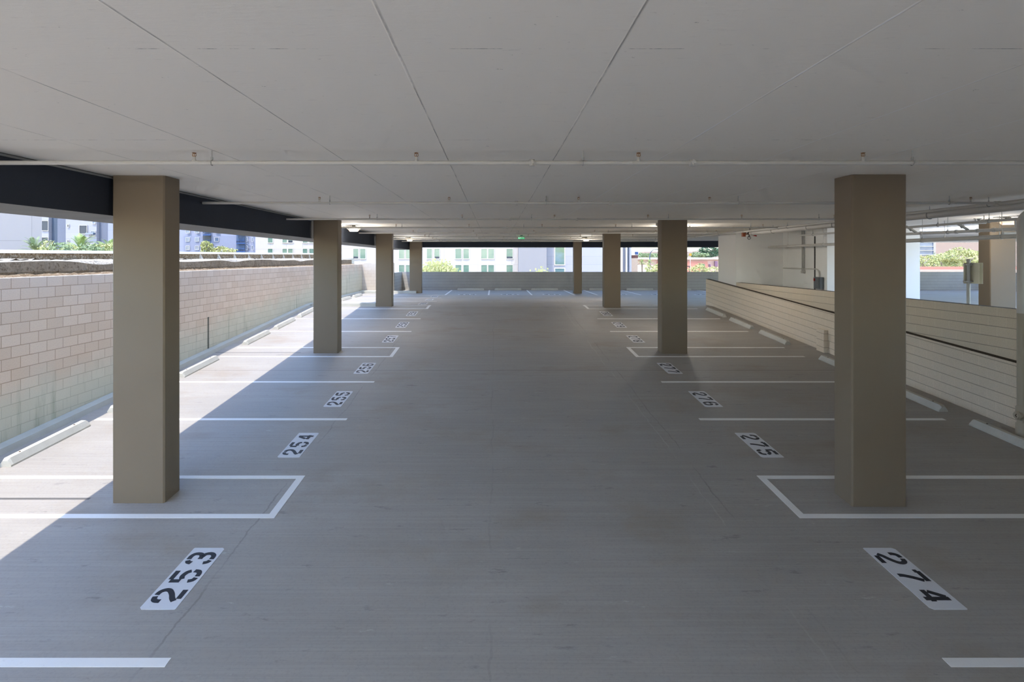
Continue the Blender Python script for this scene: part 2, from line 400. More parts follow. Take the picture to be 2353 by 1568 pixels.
b = MB(); b.box(1.2, 16.6, -4.0, -3.75, -1.5, ZC)  # unseen wall added on the right half to keep light off column fronts
struct(b.build('wall_back_light_block', M['white']))
b = MB(); b.box(34.2, 34.4, -14, 40.4, 1.2, 3.11)
struct(b.build('wall_far_right', M['block_side']))
# ramp-side wall whose courses follow the slope, and the level wall right behind it
zt = lambda y: 3.075 - 0.0652 * (27.0 - y)
b = MB()
b.hexa([(9.85, -14, -1.3), (10.03, -14, -1.3), (10.03, 27, 1.6), (9.85, 27, 1.6), (9.85, -14, zt(-14)), (10.03, -14, zt(-14)), (10.03, 27, zt(27)), (9.85, 27, zt(27))], mtop=1)
struct(b.build('wall_right', [M['block_ramp'], M['cap']]), 'low tan block wall sloping along the ramp')
b = MB(); b.box(10.045, 10.25, -14, 24.08, -1.3, 3.025, mtop=1)
struct(b.build('wall_right_upper', [M['block_deck'], M['cap']]), 'low tan block wall with a level top behind the sloping one')
b = MB(); b.box(10.04, 12.02, 24.1, 26.0, 1.56, ZC)
b.box(12.0, 15.35, 20.9, 26.0, 1.56, ZC)
struct(b.build('wall_core', M['white']), 'white painted stair core walls behind the ramp wall')

# ------------------------------------------------------------------ beams
e = thing('concrete_beam', (-6.0, 12, 4.605), 'charcoal painted edge beam running along the sunlit left side', 'beam')
b = MB(); b.box(-6.6, -5.42, -14, 37.9, CZ + 0.618, ZC - 0.001, m=1, mx1=0); b.build('beam_body', [M['navy'], M['soffit']], e)
b = MB(); b.box(-5.42, -5.395, -14, 36.93, ZC - 0.035, ZC - 0.012); b.build('reveal_strip', M['soffit'], e)
e = thing('concrete_beam', (14, 37.4, CZ + 0.764), 'dark charcoal beam spanning the far opening above the parapet', 'beam')
b = MB(); b.box(-5.41, 17.0, 36.95, 37.9, CZ + 0.764, ZC - 0.001, m=1, my0=0); b.build('beam_body', [M['navy'], M['soffit']], e)

# ------------------------------------------------------------------ columns
def column(x0, x1, y0, y1, label, zb=None, mat='column', ch=0.02):
    poly = [(x0 + ch, y0), (x1 - ch, y0), (x1, y0 + ch), (x1, y1 - ch), (x1 - ch, y1), (x0 + ch, y1), (x0, y1 - ch), (x0, y0 + ch)]
    b = MB(); b.prism(poly, (lambda x, y: fz(y) - 0.01) if zb is None else zb, ZC - 0.002)
    return tag(b.build('concrete_column', M[mat]), label, 'column')
GC = None
column(-5.35, -4.62, 8.09, 8.50, 'tan painted square concrete column nearest on the left, ringed by a white box')
column(-5.35, -4.62, 17.05, 17.46, 'tan concrete column between stalls 256 and 257 on the left')
column(-5.35, -4.62, 26.0, 26.4, 'tan concrete column on the left standing against the low curb island')
column(-5.35, -4.59, 36.3, 36.7, 'tan concrete column nearest the far parapet on the left')
column(4.93, 5.69, 7.99, 8.42, 'tan concrete column nearest on the right, dark front, beside stall 275')
column(4.90, 5.66, 17.0, 17.43, 'tan concrete column between stalls 277 and 278 on the right')
column(4.86, 5.60, 25.75, 26.15, 'tan concrete column past stall 280 on the right')
column(4.92, 5.42, 36.0, 36.5, 'slim tan concrete column nearest the far parapet on the right')
column(14.55, 15.32, 17.0, 17.43, 'tan concrete column on the upper deck behind the ramp wall', ZF - 0.01)

# ------------------------------------------------------------------ curbs at the left
def sbox(x0, x1, y0, y1, h, name, mat, parent=None):
    b = MB(); b.hexa([(x0, y0, fz(y0) - .02), (x1, y0, fz(y0) - .02), (x1, y1, fz(y1) - .02), (x0, y1, fz(y1) - .02),
                      (x0, y0, fz(y0) + h), (x1 - .03, y0, fz(y0) + h), (x1 - .03, y1, fz(y1) + h), (x0, y1, fz(y1) + h)])
    return b.build(name, mat, parent)
b = MB()
for y0, y1 in ((-13.9, YB), (YB, 36.1)):
    b.hexa([(-8.485, y0, fz(y0) - .02), (-8.27, y0, fz(y0) - .02), (-8.27, y1, fz(y1) - .02), (-8.485, y1, fz(y1) - .02),
            (-8.485, y0, fz(y0) + .12), (-8.31, y0, fz(y0) + .10), (-8.31, y1, fz(y1) + .10), (-8.485, y1, fz(y1) + .12)])
tag(b.build('curb', M['curb']), 'long low concrete curb along the foot of the block wall', 'curb')
b = MB(); b.box(-8.26, -5.36, 26.05, 26.45, ZF - .02, ZF + .15)
tag(b.build('curb', M['curb'], bevel=.015), 'concrete curb island beside the third left column', 'curb')
b = MB(); b.box(-8.48, -4.9, 36.12, 36.29, ZF - .02, ZF + .15); b.box(-8.48, -6.47, 36.29, 37.0, ZF - .02, ZF + .15)
tag(b.build('curb', M['curb'], bevel=.015), 'concrete curb in front of the pale end wall at the far left', 'curb')

ORD = ['nearest', 'second', 'third', 'fourth', 'fifth', 'sixth', 'seventh', 'eighth', 'ninth', 'tenth']
# ------------------------------------------------------------------ stall markings
LY = [5.19, (7.74, 8.90), 11.46, 14.07, (16.64, 17.80), 20.33, 22.87, (25.4, 26.68), 29.2, 31.8]
def stripe(b, x0, x1, y0, y1, t=0.004):
    cuts = [y0] + ([YB] if y0 < YB < y1 else []) + [y1]
    for a, c in zip(cuts[:-1], cuts[1:]):
        b.hexa([(x0, a, fz(a) - .002), (x1, a, fz(a) - .002), (x1, c, fz(c) - .002), (x0, c, fz(c) - .002),
                (x0, a, fz(a) + t), (x1, a, fz(a) + t), (x1, c, fz(c) + t), (x0, c, fz(c) + t)])
LW = 0.105
def side_lines(side, xa, xb, ys, labels):
    for yv, lab in zip(ys, labels):
        b = MB()
        x0, x1 = min(xa, xb), max(xa, xb)
        if isinstance(yv, tuple):
            p, q = yv; stripe(b, x0, x1, p - LW / 2, p + LW / 2); stripe(b, x0, x1, q - LW / 2, q + LW / 2)
            if side < 0: stripe(b, xa - LW, xa, p + LW / 2, q - LW / 2)
            else: stripe(b, xa, xa + LW, p + LW / 2, q - LW / 2)
            nm = 'painted_box'
        else:
            stripe(b, x0, x1, yv - LW / 2, yv + LW / 2); nm = 'parking_line'
        tag(b.build(nm, M['line']), lab, 'road marking', 'white floor markings of the %s stalls' % ('left' if side < 0 else 'right'))
side_lines(-1, -2.93, -7.9, LY, [
    'white line at the very front of the left row, before stall 253', 'white open-ended box painted around the nearest left column',
    'white line first beyond the nearest left column, before stall 255', 'white line second beyond the nearest left column, before stall 256',
    'white open-ended box painted around the second left column', 'white line first beyond the second left column, before stall 258',
    'white line second beyond the second left column, before stall 259', 'white open-ended box painted beside the left curb island',
    'faint white line first beyond the left curb island', 'faint white line second beyond the left curb island'])
side_lines(1, 4.05, 8.9, LY[:8], [
    'white line at the very front of the right row, before stall 274', 'white open-ended box painted around the nearest right column',
    'white line first beyond the nearest right column, before stall 276', 'white line second beyond the nearest right column, before stall 277',
    'white open-ended box painted around the second right column', 'white line first beyond the second right column, before stall 279',
    'white line second beyond the second right column, before stall 280', 'white open-ended box painted around the third right column'])
# far row, lines running towards the parapet
b = MB(); stripe(b, -7.9, -2.9, 34.35, 34.45); stripe(b, -3.0, -2.9, 34.45, 39.8)
tag(b.build('parking_line', M['line']), 'bent white line closing stall 262 and the first stall of the far row', 'road marking', 'white floor markings of the far row')
for k, (x, lab) in enumerate([(-0.37, 'first long white line right of the bent corner line in the far row'), (2.2, 'white line of the far row left of the slim far column, two stalls away'),
        (4.74, 'white far row line just left of the slim far column'), (6.1, 'white far row line just right of the slim far column'),
        (8.7, 'white far row line seen left of the second right column'), (11.3, 'white far row line hidden partly by the second right column'),
        (13.9, 'white far row line nearest the end of the sloping ramp wall')]):
    b = MB(); stripe(b, x - .05, x + .05, 34.35, 39.8)
    tag(b.build('parking_line', M['line']), lab, 'road marking', 'white floor markings of the far row')

# --- stencilled numbers
def smoothline(p, k=5):
    if len(p) < 3: return p
    P = [p[0]] + list(p) + [p[-1]]; out = []
    for i in range(1, len(P) - 2):
        for j in range(k):
            t = j / k; a, b_, c, d = P[i - 1], P[i], P[i + 1], P[i + 2]
            out.append(tuple(0.5 * ((2 * b_[q]) + (-a[q] + c[q]) * t + (2 * a[q] - 5 * b_[q] + 4 * c[q] - d[q]) * t * t + (-a[q] + 3 * b_[q] - 3 * c[q] + d[q]) * t ** 3) for q in (0, 1)))
    out.append(p[-1]); return out
G = {
 '0': [[(.42,1),(.12,.88),(0,.5),(.12,.12),(.42,0)], [(.58,1),(.88,.88),(1,.5),(.88,.12),(.58,0)]],
 '1': [[(.5,0),(.5,1)], [(.38,.93),(.15,.78)]],
 '2': [[(.02,.66),(.03,.82),(.16,.96),(.42,1)], [(.56,1),(.84,.96),(1,.8),(.94,.62),(.62,.42),(.28,.28),(.03,.12)], [(.22,0),(1,0)]],
 '3': [[(0,.76),(.08,.92),(.26,.99)], [(.40,1),(.74,1),(.97,.88),(.94,.64),(.68,.53),(.42,.52)], [(.66,.50),(.94,.42),(1,.20),(.78,.02),(.40,0)], [(.26,.01),(.08,.08),(0,.24)]],
 '4': [[(.76,1),(.76,0)], [(.62,.93),(.12,.42)], [(0,.27),(.62,.27)], [(.88,.27),(1,.27)]],
 '5': [[(.02,.99),(.02,.56)], [(.18,1),(1,1)], [(.20,.55),(.50,.63),(.84,.56),(.98,.42)], [(1,.30),(.94,.10),(.74,.01),(.46,0)], [(.32,0),(.1,.06),(0,.24)]],
 '6': [[(.96,.78),(.86,.94),(.60,1)], [(.44,1),(.14,.88),(0,.5),(.12,.12),(.42,0)], [(.56,0),(.88,.08),(1,.30),(.88,.50),(.56,.57)], [(.42,.56),(.20,.46)]],
 '7': [[(.03,.84),(.03,1)], [(.03,1),(1,1)], [(.94,.84),(.66,.52),(.46,.2),(.42,0)]],
 '8': [[(.42,1),(.14,.92),(.1,.72),(.2,.58),(.42,.53)], [(.58,1),(.86,.92),(.9,.72),(.8,.58),(.58,.53)], [(.42,.46),(.1,.38),(0,.2),(.16,.04),(.42,0)], [(.58,.46),(.9,.38),(1,.2),(.84,.04),(.58,0)]],
}
G['9'] = [[(1 - x, 1 - y) for x, y in st] for st in G['6']]
def stall_number(num, cx, cy, mode, where):
    e = thing('stall_number', (cx, cy, fz(cy)), 'white floor panel stencilled %s, %s' % (num, where), 'stall number', 'stencilled stall numbers')
    L, Wd = 1.10, 0.375
    def P(u, v, lift):       # u along reading, v up the glyph, both from the panel centre
        if mode == 'L': x, y = cx - v, cy + u
        elif mode == 'R': x, y = cx + v, cy - u
        else: x, y = cx + u, cy + v
        return (x, y, fz(y) + lift)
    c = 0.03; hu, hv = L / 2, Wd / 2
    poly = [(-hu + c * .3, -hv), (hu - c, -hv), (hu, -hv + c), (hu, hv - c * .3), (hu - c * .3, hv), (-hu + c, hv), (-hu, hv - c), (-hu, -hv + c * .3)]
    b = MB(); n = len(poly)
    top = [P(u, v, .004) for u, v in poly]; bot = [P(u, v, -.002) for u, v in poly]
    b.raw(bot + top, [tuple(range(n - 1, -1, -1)), tuple(range(n, 2 * n))] + [(i, (i + 1) % n, n + (i + 1) % n, n + i) for i in range(n)])
    b.build('panel', M['plate'], e)
    gw, gh, hwid = 0.185, 0.262, 0.027
    for k, ch in enumerate(num):
        b = MB(); u0 = (k - 1) * 0.335 - gw / 2; v0 = -gh / 2
        for st in G[ch]:
            pts = [(u0 + x * gw, v0 + y * gh) for x, y in smoothline(st)]
            Lr, Rr = [], []
            for i, p in enumerate(pts):
                a = pts[max(i - 1, 0)]; c2 = pts[min(i + 1, len(pts) - 1)]
                d = math.hypot(c2[0] - a[0], c2[1] - a[1]) or 1; nx, ny = -(c2[1] - a[1]) / d, (c2[0] - a[0]) / d
                Lr.append((p[0] + nx * hwid, p[1] + ny * hwid)); Rr.append((p[0] - nx * hwid, p[1] - ny * hwid))
            V = [P(u, v, .0065) for u, v in Lr] + [P(u, v, .0065) for u, v in Rr] + [P(u, v, .003) for u, v in Lr] + [P(u, v, .003) for u, v in Rr]
            n = len(pts); fs = []
            for i in range(n - 1):
                fs += [(i, n + i, n + i + 1, i + 1), (i, i + 1, 2 * n + i + 1, 2 * n + i), (n + i + 1, n + i, 3 * n + i, 3 * n + i + 1)]
            fs += [(0, 2 * n, 3 * n, n), (n - 1, 2 * n - 1, 4 * n - 1, 3 * n - 1)]
            b.raw(V, fs)
        b.build('digit', M['digit'], e)
LC = [6.44, 10.18, 12.76, 15.36, 19.07, 21.6, 24.1, 27.75, 30.4, 33.0]
for i, y in enumerate(LC): stall_number(str(253 + i), -3.44, y, 'L', '%s of the panels on the left of the aisle' % ORD[i])
for i, y in enumerate(LC[:7]): stall_number(str(274 + i), 4.63, y, 'R', '%s of the panels on the right of the aisle' % ORD[i])
for i, x in enumerate([-1.66, .9, 3.42, 7.4, 9.95, 12.55]): stall_number(str(263 + i), x, 34.8, 'F', '%s along the far row counting from the curb side' % (['first'] + ORD[1:])[i])

# --- wheel stops
def stop_mesh():
    b = MB(); L = 0.915; hw, tw, h = 0.095, 0.045, 0.135
    V = []
    for y, s in ((-L, .0), (-L + .05, 1), (L - .05, 1), (L, .0)):
        hh = h if s else h * 0.78; t2 = tw if s else tw * .8
        V += [(-hw, y, 0), (-hw, y, .03), (-t2, y, hh), (t2, y, hh), (hw, y, .03), (hw, y, 0)]
    fs = [tuple(range(5, -1, -1)), tuple(range(18, 24))]
    for r in range(3):
        for k in range(6): fs.append((r * 6 + k, r * 6 + (k + 1) % 6, r * 6 + 6 + (k + 1) % 6, r * 6 + 6 + k))
    b.raw(V, fs); return b
stop_me = None
def wheel_stop(x, y, rot, label, group):
    global stop_me
    e = thing('wheel_stop', (0, 0, 0), label, 'wheel stop', group)
    if stop_me is None:
        o = stop_mesh().build('stop_body', M['stop'], e); stop_me = [o.data]
        for yy in (-.62, .62):
            pb = MB(); pb.lathe((0, yy, .128), [(.016, 0), (.016, .012), (.008, .016)], 12); stop_me.append(pb.build('anchor_pin', M['pin'], e).data)
    else:
        for nm, me in zip(('stop_body', 'anchor_pin', 'anchor_pin'), stop_me):
            o = bpy.data.objects.new(nm, me); COL.objects.link(o); o.parent = e
    e.location = (x, y, fz(y) - 0.004); e.rotation_euler = (math.atan(SL) if (rot == 0 and y < YB) else 0, 0, rot)
for i, y in enumerate(LC): wheel_stop(-7.84, y, 0, '%s pale concrete wheel stop along the block wall, at stall %d' % (ORD[i], 253 + i), 'wheel stops along the left block wall')
for i, y in enumerate(LC[:7]): wheel_stop(9.22, y + (0.05 if i else 0), 0, '%s pale concrete wheel stop along the sloping ramp wall, at stall %d' % (ORD[i], 274 + i), 'wheel stops along the sloping right wall')
for i, x in enumerate([-1.66, .9, 3.42, 7.4, 9.95, 12.55]): wheel_stop(x, 39.75, math.pi / 2, '%s wheel stop along the far parapet counting from the curb side' % (['first'] + ORD[1:])[i], 'wheel stops along the far parapet')

# ------------------------------------------------------------------ sprinkler branch pipes
PZ = CZ + 1.04
heads = [-3.24, -.845, 1.55, 3.97, 6.4, 8.8]; rods = [-3.05, .95, 4.5, 8.4]; cpl = [.4, 2.13]
def branch(Y, label, xa=-5.4, n=12):
    e = thing('sprinkler_pipe', (2, Y, PZ), label, 'pipe', 'white sprinkler branch pipes under the ceiling')
    b = MB(); b.tube([(xa, Y, PZ), (9.27, Y, PZ)], 0.0235, n); b.build('pipe_run', M['pipe'], e)
    for x in heads:
        b = MB(); b.lathe((x, Y, PZ + .012), [(.022, 0), (.022, .018), (.015, .022), (.015, .05), (.011, .055)], 12); o = b.build('sprinkler_head', M['pipe'], e)
        b = MB()
        b.tube([(x - .006, Y, PZ + .065), (x - .018, Y, PZ + .075), (x - .018, Y, PZ + .095), (x - .004, Y, PZ + .104)], .0035, 6)
        b.tube([(x + .006, Y, PZ + .065), (x + .018, Y, PZ + .075), (x + .018, Y, PZ + .095), (x + .004, Y, PZ + .104)], .0035, 6)
        b.lathe((x, Y, PZ + .102), [(.006, 0), (.024, .003), (.024, .006), (.005, .008)], 12); b.lathe((x, Y, PZ + .06), [(.012, 0), (.012, .01)], 10)
        b.tube([(x, Y, PZ + .068), (x, Y, PZ + .1)], .003, 6)
        b.build('deflector_frame', M['brass'], o)
    for x in rods:
        b = MB(); b.tube([(x, Y, PZ + .045), (x, Y, ZC)], .006, 8); b.tube([(x, Y, PZ + .03), (x, Y, PZ + .06)], .013, 8)
        b.tube([(x, Y + .03 * math.sin(a), PZ + .03 * math.cos(a)) for a in [i * math.pi / 8 for i in range(17)]], .004, 6)
        b.build('pipe_hanger', M['steel'], e)
    for x in cpl:
        b = MB(); b.tube([(x - .028, Y, PZ), (x + .028, Y, PZ)], .038, 14); b.box(x - .012, x + .012, Y - .062, Y + .062, PZ - .016, PZ + .016)
        b.tube([(x, Y - .05, PZ - .035), (x, Y - .05, PZ + .03)], .008, 8); b.build('coupling', M['pipe'], e)
for Y, lab in zip([6.24, 10.7, 15.0, 19.0, 23.0, 26.85, 30.3, 33.6], [
    'nearest and thickest looking white sprinkler pipe crossing in front of the first columns', 'white sprinkler pipe second from the viewer with its capped left end over the dark beam',
    'white sprinkler pipe just in front of the second pair of columns', 'white sprinkler pipe just beyond the second pair of columns',
    'thin white sprinkler pipe just before the third pair of columns', 'thin white sprinkler pipe just beyond the third pair of columns',
    'thin white sprinkler pipe beyond the green exit sign', 'farthest thin white sprinkler pipe, outlined on the dark far beam']):
    branch(Y, lab)

# ------------------------------------------------------------------ mains and services at the right
def run(name, label, pts, r, mat='pipe', n=20, hang=None, cat='pipe', ringmat='steel', group=None):
    e = thing(name, pts[0], label, cat, group)
    b = MB(); b.tube(pts, r, n); b.build('pipe_run', M[mat], e)
    if hang:
        P0, P1 = Vector(pts[0]), Vector(pts[-1])
        for y in hang:
            t = (y - P0.y) / (P1.y - P0.y); p = P0 + (P1 - P0) * t
            b = MB(); b.tube([(p.x, p.y, p.z + r + .01), (p.x, p.y, ZC)], .006, 8)
            b.tube([(p.x + (r + .008) * math.cos(a), p.y, p.z + (r + .008) * math.sin(a)) for a in [i * math.pi / 8 for i in range(17)]], .008, 6)
            b.tube([(p.x, p.y, p.z + r), (p.x, p.y, p.z + r + .045)], .012, 8)
            b.build('pipe_hanger', M[ringmat], e)
    return e
ZM = CZ + 0.975
e = run('sprinkler_main', 'thick white main pipe running along under the ceiling above the ramp wall', [(9.62, 21.75, ZM), (9.62, 2.5, ZM)], 0.078, hang=(20, 16.4, 12.8, 9.2))
for y in (21.6, 17.8, 13.9, 10.1):
    b = MB(); b.tube([(9.62, y - .05, ZM), (9.62, y + .05, ZM)], .092, 20); b.build('coupling', M['pipe'], e)
# tamper switch and drain at the far end
e = thing('valve', (9.62, 21.9, ZM), 'black and orange valve fitted to the far end of the thick main pipe', 'valve')
b = MB(); b.tube([(9.62, 21.84, ZM), (9.62, 21.84, ZC)], .01, 8); b.lathe((9.62, 21.77, ZM), [(.075, 0), (.075, .08), (.05, .09), (.05, .16)], 16, axis='y'); b.build('valve_body', M['black'], e)
b = MB(); b.box(9.36, 9.47, 21.84, 21.96, ZM - .12, ZM + .06); b.tube([(9.47, 21.9, ZM - .02), (9.6, 21.9, ZM - .02)], .02, 8); b.build('tamper_switch', M['orange'], e)
b = MB(); b.tube([(9.62 + .06 * math.cos(a), 21.9, ZM - .16 + .06 * math.sin(a)) for a in [i * math.pi / 8 for i in range(17)]], .01, 6); b.tube([(9.62, 21.9, ZM - .02), (9.62, 21.9, ZM - .16)], .015, 8); b.build('hand_wheel', M['black'], e)
b = MB(); b.tube([(9.66, 21.8, ZM - .06), (9.82, 21.7, ZM - .1)], .022, 8); b.build('drain_plug', M['red'], e)
e = run('cross_main', 'slimmer white pipe running above the thick main and fed by the branch pipes', [(9.3, 33.6, CZ + 1.03), (9.3, 2.5, CZ + 1.03)], 0.032, hang=(24, 21.6, 18.4, 14.4, 10.9, 7))
for y in (26.85, 23.0, 19.0, 15.0, 10.7):
    b = MB(); b.tube([(9.3, y - .04, CZ + 1.03), (9.3, y + .04, CZ + 1.03)], .045, 14); b.tube([(9.24, y, PZ), (9.3, y, PZ)], .034, 12); b.build('tee_fitting', M['pipe'], e)
run('drain_pipe', 'white pipe hung lowest in ring hangers across the stair core wall', [(11.3, 23.85, CZ + .5), (11.3, 6.0, CZ + .5)], 0.047, hang=(22.3, 19.9, 18.0, 15.3, 12.9, 10.6), ringmat='pipe')
run('supply_pipe', 'thin white pipe just under the thick main in front of the stair core', [(11.1, 21.0, CZ + .863), (11.1, 6.0, CZ + .85)], 0.03, hang=(20.2, 17.8, 14.5, 13))
e = run('grooved_pipe', 'grey grooved pipe with clamp couplings seen through the upper deck opening', [(12.6, 20.6, CZ + .80), (12.6, 7.0, CZ + .66)], 0.042, n=16, hang=(18.7, 16.1, 13.3))
for y in (18.0, 17.1, 15.8, 15.1, 14.6):
    b = MB(); z = CZ + .80 - .14 * (20.6 - y) / 13.6
    b.tube([(12.6, y - .03, z), (12.6, y + .03, z)], .056, 14); b.box(12.52, 12.68, y - .015, y + .015, z - .02, z + .02); b.build('coupling', M['pipe'], e)
for k, y in enumerate((17.3, 15.4)):
    z = CZ + .80 - .14 * (20.6 - y) / 13.6
    b = MB(); b.tube([(12.6, y, z + .03), (12.5, y + .05, z + .12), (12.35, y + .08, z + .22)], .035, 10); b.tube([(12.5, y + .05, z + .1), (12.47, y + .055, z + .15)], .05, 12); b.build('branch_elbow', M['steel'], e)
run('conduit', 'thin white conduit crossing the upper deck opening above the lowest pipe', [(13.6, 20.8, CZ + .66), (13.6, 15.0, CZ + .64)], 0.016, n=10, hang=(17.5, 15.6))
# valve cluster with return bends near the right edge
e = thing('pipe_manifold', (13.3, 15, CZ + .8), 'cluster of white pipe bends beside the upper deck column', 'pipes')
for k in range(3):
    x = 13.25 + k * .28; pts = [(x, 14.7, CZ + 1.0)] + [(x + .12 * (1 - math.cos(a)), 14.7, CZ + .80 - .12 * math.sin(a)) for a in [i * math.pi / 12 for i in range(7)]] + [(x + .45, 14.7, CZ + .68)]
    b = MB(); b.tube(pts, .045, 14); b.build('pipe_bend', M['pipe'], e)
b = MB(); b.tube([(12.9, 14.7, CZ + .66), (14.5, 14.7, CZ + .66)], .04, 14); b.build('header', M['pipe'], e)
for x in (13.45, 13.75, 14.05):
    b = MB(); b.tube([(x - .03, 14.7, CZ + .66), (x + .03, 14.7, CZ + .66)], .055, 14); b.build('coupling', M['pipe'], e)
e = thing('valve', (12.95, 15.5, CZ + 1.0), 'small white valve assembly under the ceiling above the pipe bends', 'valve')
b = MB(); b.tube([(12.8, 15.5, CZ + .98), (13.15, 15.5, CZ + .98)], .035, 12); b.tube([(13.1, 15.5, CZ + .98), (13.1, 15.5, ZC)], .012, 8); b.build('valve_body', M['pipe'], e)
b = MB(); b.lathe((12.97, 15.5, CZ + 1.0), [(.03, 0), (.03, .06), (.055, .07), (.055, .09)], 12); b.tube([(12.87, 15.5, CZ + 1.0), (12.87, 15.5, CZ + 1.08), (12.83, 15.5, CZ + 1.08)], .015, 8); b.build('hand_wheel', M['steel'], e)

# standpipe beside the ramp wall
sy, sx = 10.5, 9.56
e = thing('standpipe', (sx, sy, fz(sy)), 'tall white and tan standpipe in front of the sloping wall at the right edge', 'pipe')
zt0 = CZ + .82; R = 0.071
b = MB(); b.tube([(sx, sy, CZ - .98), (sx, sy, zt0 - .16)], R, 24); b.build('upper_pipe', M['pipe'], e)
b = MB(); b.tube([(sx, sy - .16 * (1 - math.cos(a)), zt0 - .16 + .16 * math.sin(a)) for a in [i * math.pi / 16 for i in range(9)]] + [(sx, sy - 3.0, zt0)], R, 24); b.build('elbow', M['pipe'], e)
b = MB(); b.tube([(sx, sy, fz(sy) + .02), (sx, sy, CZ - .98)], R, 24); o = b.build('lower_pipe', M['pipe_tan'], e); o['label'] = 'tan lower half of the pipe'
b = MB(); b.lathe((sx, sy, fz(sy) + .32), [(R, 0), (.09, .01), (.09, .24), (R, .26)], 24); b.lathe((sx, sy, fz(sy)), [(.09, 0), (.09, .26), (R + .004, .28)], 24); b.build('sleeve', M['pipe_tan'], e)
b = MB(); b.lathe((sx - .06, sy - .05, fz(sy) + .42), [(.05, 0), (.05, -.05), (.075, -.055), (.075, -.075), (.06, -.08), (.06, -.095)], 24, axis='x'); o = b.build('outlet_cap', M['pipe_tan'], e)
b = MB(); zc = fz(sy) + .42; b.tube([(sx - .158, sy - .07, zc + .025), (sx - .16, sy - .045, zc), (sx - .158, sy - .07, zc - .025)], .007, 6); b.build('arrow_mark', M['cap'], o)
b = MB(); b.box(sx - .17, sx + .17, sy - .05, sy + .05, fz(sy) - .01, fz(sy) + .025); b.box(sx - .05, sx + .05, sy - .17, sy + .17, fz(sy) - .01, fz(sy) + .02); b.build('base_plate', M['pipe_tan'], e)

# pilaster stub, electrical box, conduits
b = MB(); b.hexa([(9.72, 17.1, fz(17.1) - .01), (9.848, 17.1, fz(17.1) - .01), (9.848, 17.5, fz(17.5) - .01), (9.72, 17.5, fz(17.5) - .01),
                  (9.72, 17.1, fz(17.3) + .66), (9.848, 17.1, fz(17.3) + .66), (9.848, 17.5, fz(17.3) + .66), (9.72, 17.5, fz(17.3) + .66)])
tag(b.build('pilaster', M['block_ramp'], bevel=.01), 'short tan concrete pilaster standing against the sloping wall', 'pilaster')
e = thing('electrical_box', (11.93, 21.3, 3.1), 'dark grey electrical disconnect box on the white stair core wall', 'electrical box')
b = MB(); b.box(11.84, 11.985, 21.08, 21.5, wz(664, 21.3), wz(637, 21.3)); b.build('enclosure', M['greybox'], e, bevel=.01)
b = MB(); b.box(11.82, 11.838, 21.12, 21.46, wz(662.5, 21.3), wz(638.5, 21.3)); b.build('cover', M['greybox'], e, bevel=.004)
b = MB(); b.box(11.79, 11.82, 21.36, 21.42, wz(646, 21.3), wz(640, 21.3)); o = b.build('switch_lever', M['red'], e); o['label'] = 'red switch lever'
e = thing('conduit', (11.95, 22, 3.7), 'thin conduit running level then bending down into the grey electrical box', 'conduit')
zb = wz(637, 21.3)
pts = [(11.96, 24.0, zb + .29), (11.96, 21.55, zb + .29)] + [(11.96, 21.55 - .2 * math.sin(a), zb + .09 + .2 * math.cos(a)) for a in [i * math.pi / 16 for i in range(1, 9)]] + [(11.96, 21.35, zb)]
b = MB(); b.tube(pts, .02, 10); b.build('conduit_run', M['pipe'], e)
for k, (y, lab) in enumerate(((22.52, 'left of two thin vertical conduits on the white core wall'), (22.40, 'right of two thin vertical conduits on the white core wall'))):
    e = thing('conduit', (11.96, y, 3.6), lab, 'conduit')
    b = MB(); b.tube([(11.955, y, wz(625, 22.5)), (11.955, y, ZC - .02)], .02, 10); b.build('conduit_run', M['steel'], e)
    b = MB(); b.box(11.92, 11.99, y - .04, y + .04, wz(628, 22.5), wz(622, 22.5)); b.build('junction_fitting', M['pipe'], e)
b = MB(); b.box(11.985, 11.998, 21.66, 21.72, ZF, CZ + .86)
tag(b.build('control_joint', M['black']), 'black vertical joint in the white core wall behind the conduits', 'joint')

# sign post on the deck
px_, py_ = 10.72, 13.1
e = thing('sign_post', (px_, py_, ZF), 'galvanised sign post seen from behind over the ramp wall', 'sign post')
b = MB(); b.tube([(px_, py_, ZF), (px_, py_, CZ - .03)], .036, 18); b.build('pole', M['steel'], e)
b = MB(); b.lathe((px_, py_, CZ - .04), [(.043, 0), (.043, .03), (.03, .045)], 18); b.build('pole_cap', M['steel'], e)
b = MB(); b.box(px_ - .075, px_ + .16, py_ + .045, py_ + .05, CZ - .55, CZ - .08); b.build('sign_panel', M['signback'], e, bevel=.002)
b = MB(); b.box(px_ + .075, px_ + .08, py_ - .20, py_ + .04, CZ - .55, CZ - .08); b.box(px_ + .155, px_ + .16, py_ - .2, py_ + .04, CZ - .55, CZ - .08); b.build('sign_panel', M['signback'], e)
b = MB()
for z in (CZ - .12, CZ - .50): b.box(px_ - .09, px_ + .165, py_ - .045, py_ + .045, z - .012, z + .012)
b.build('bracket', M['steel'], e)

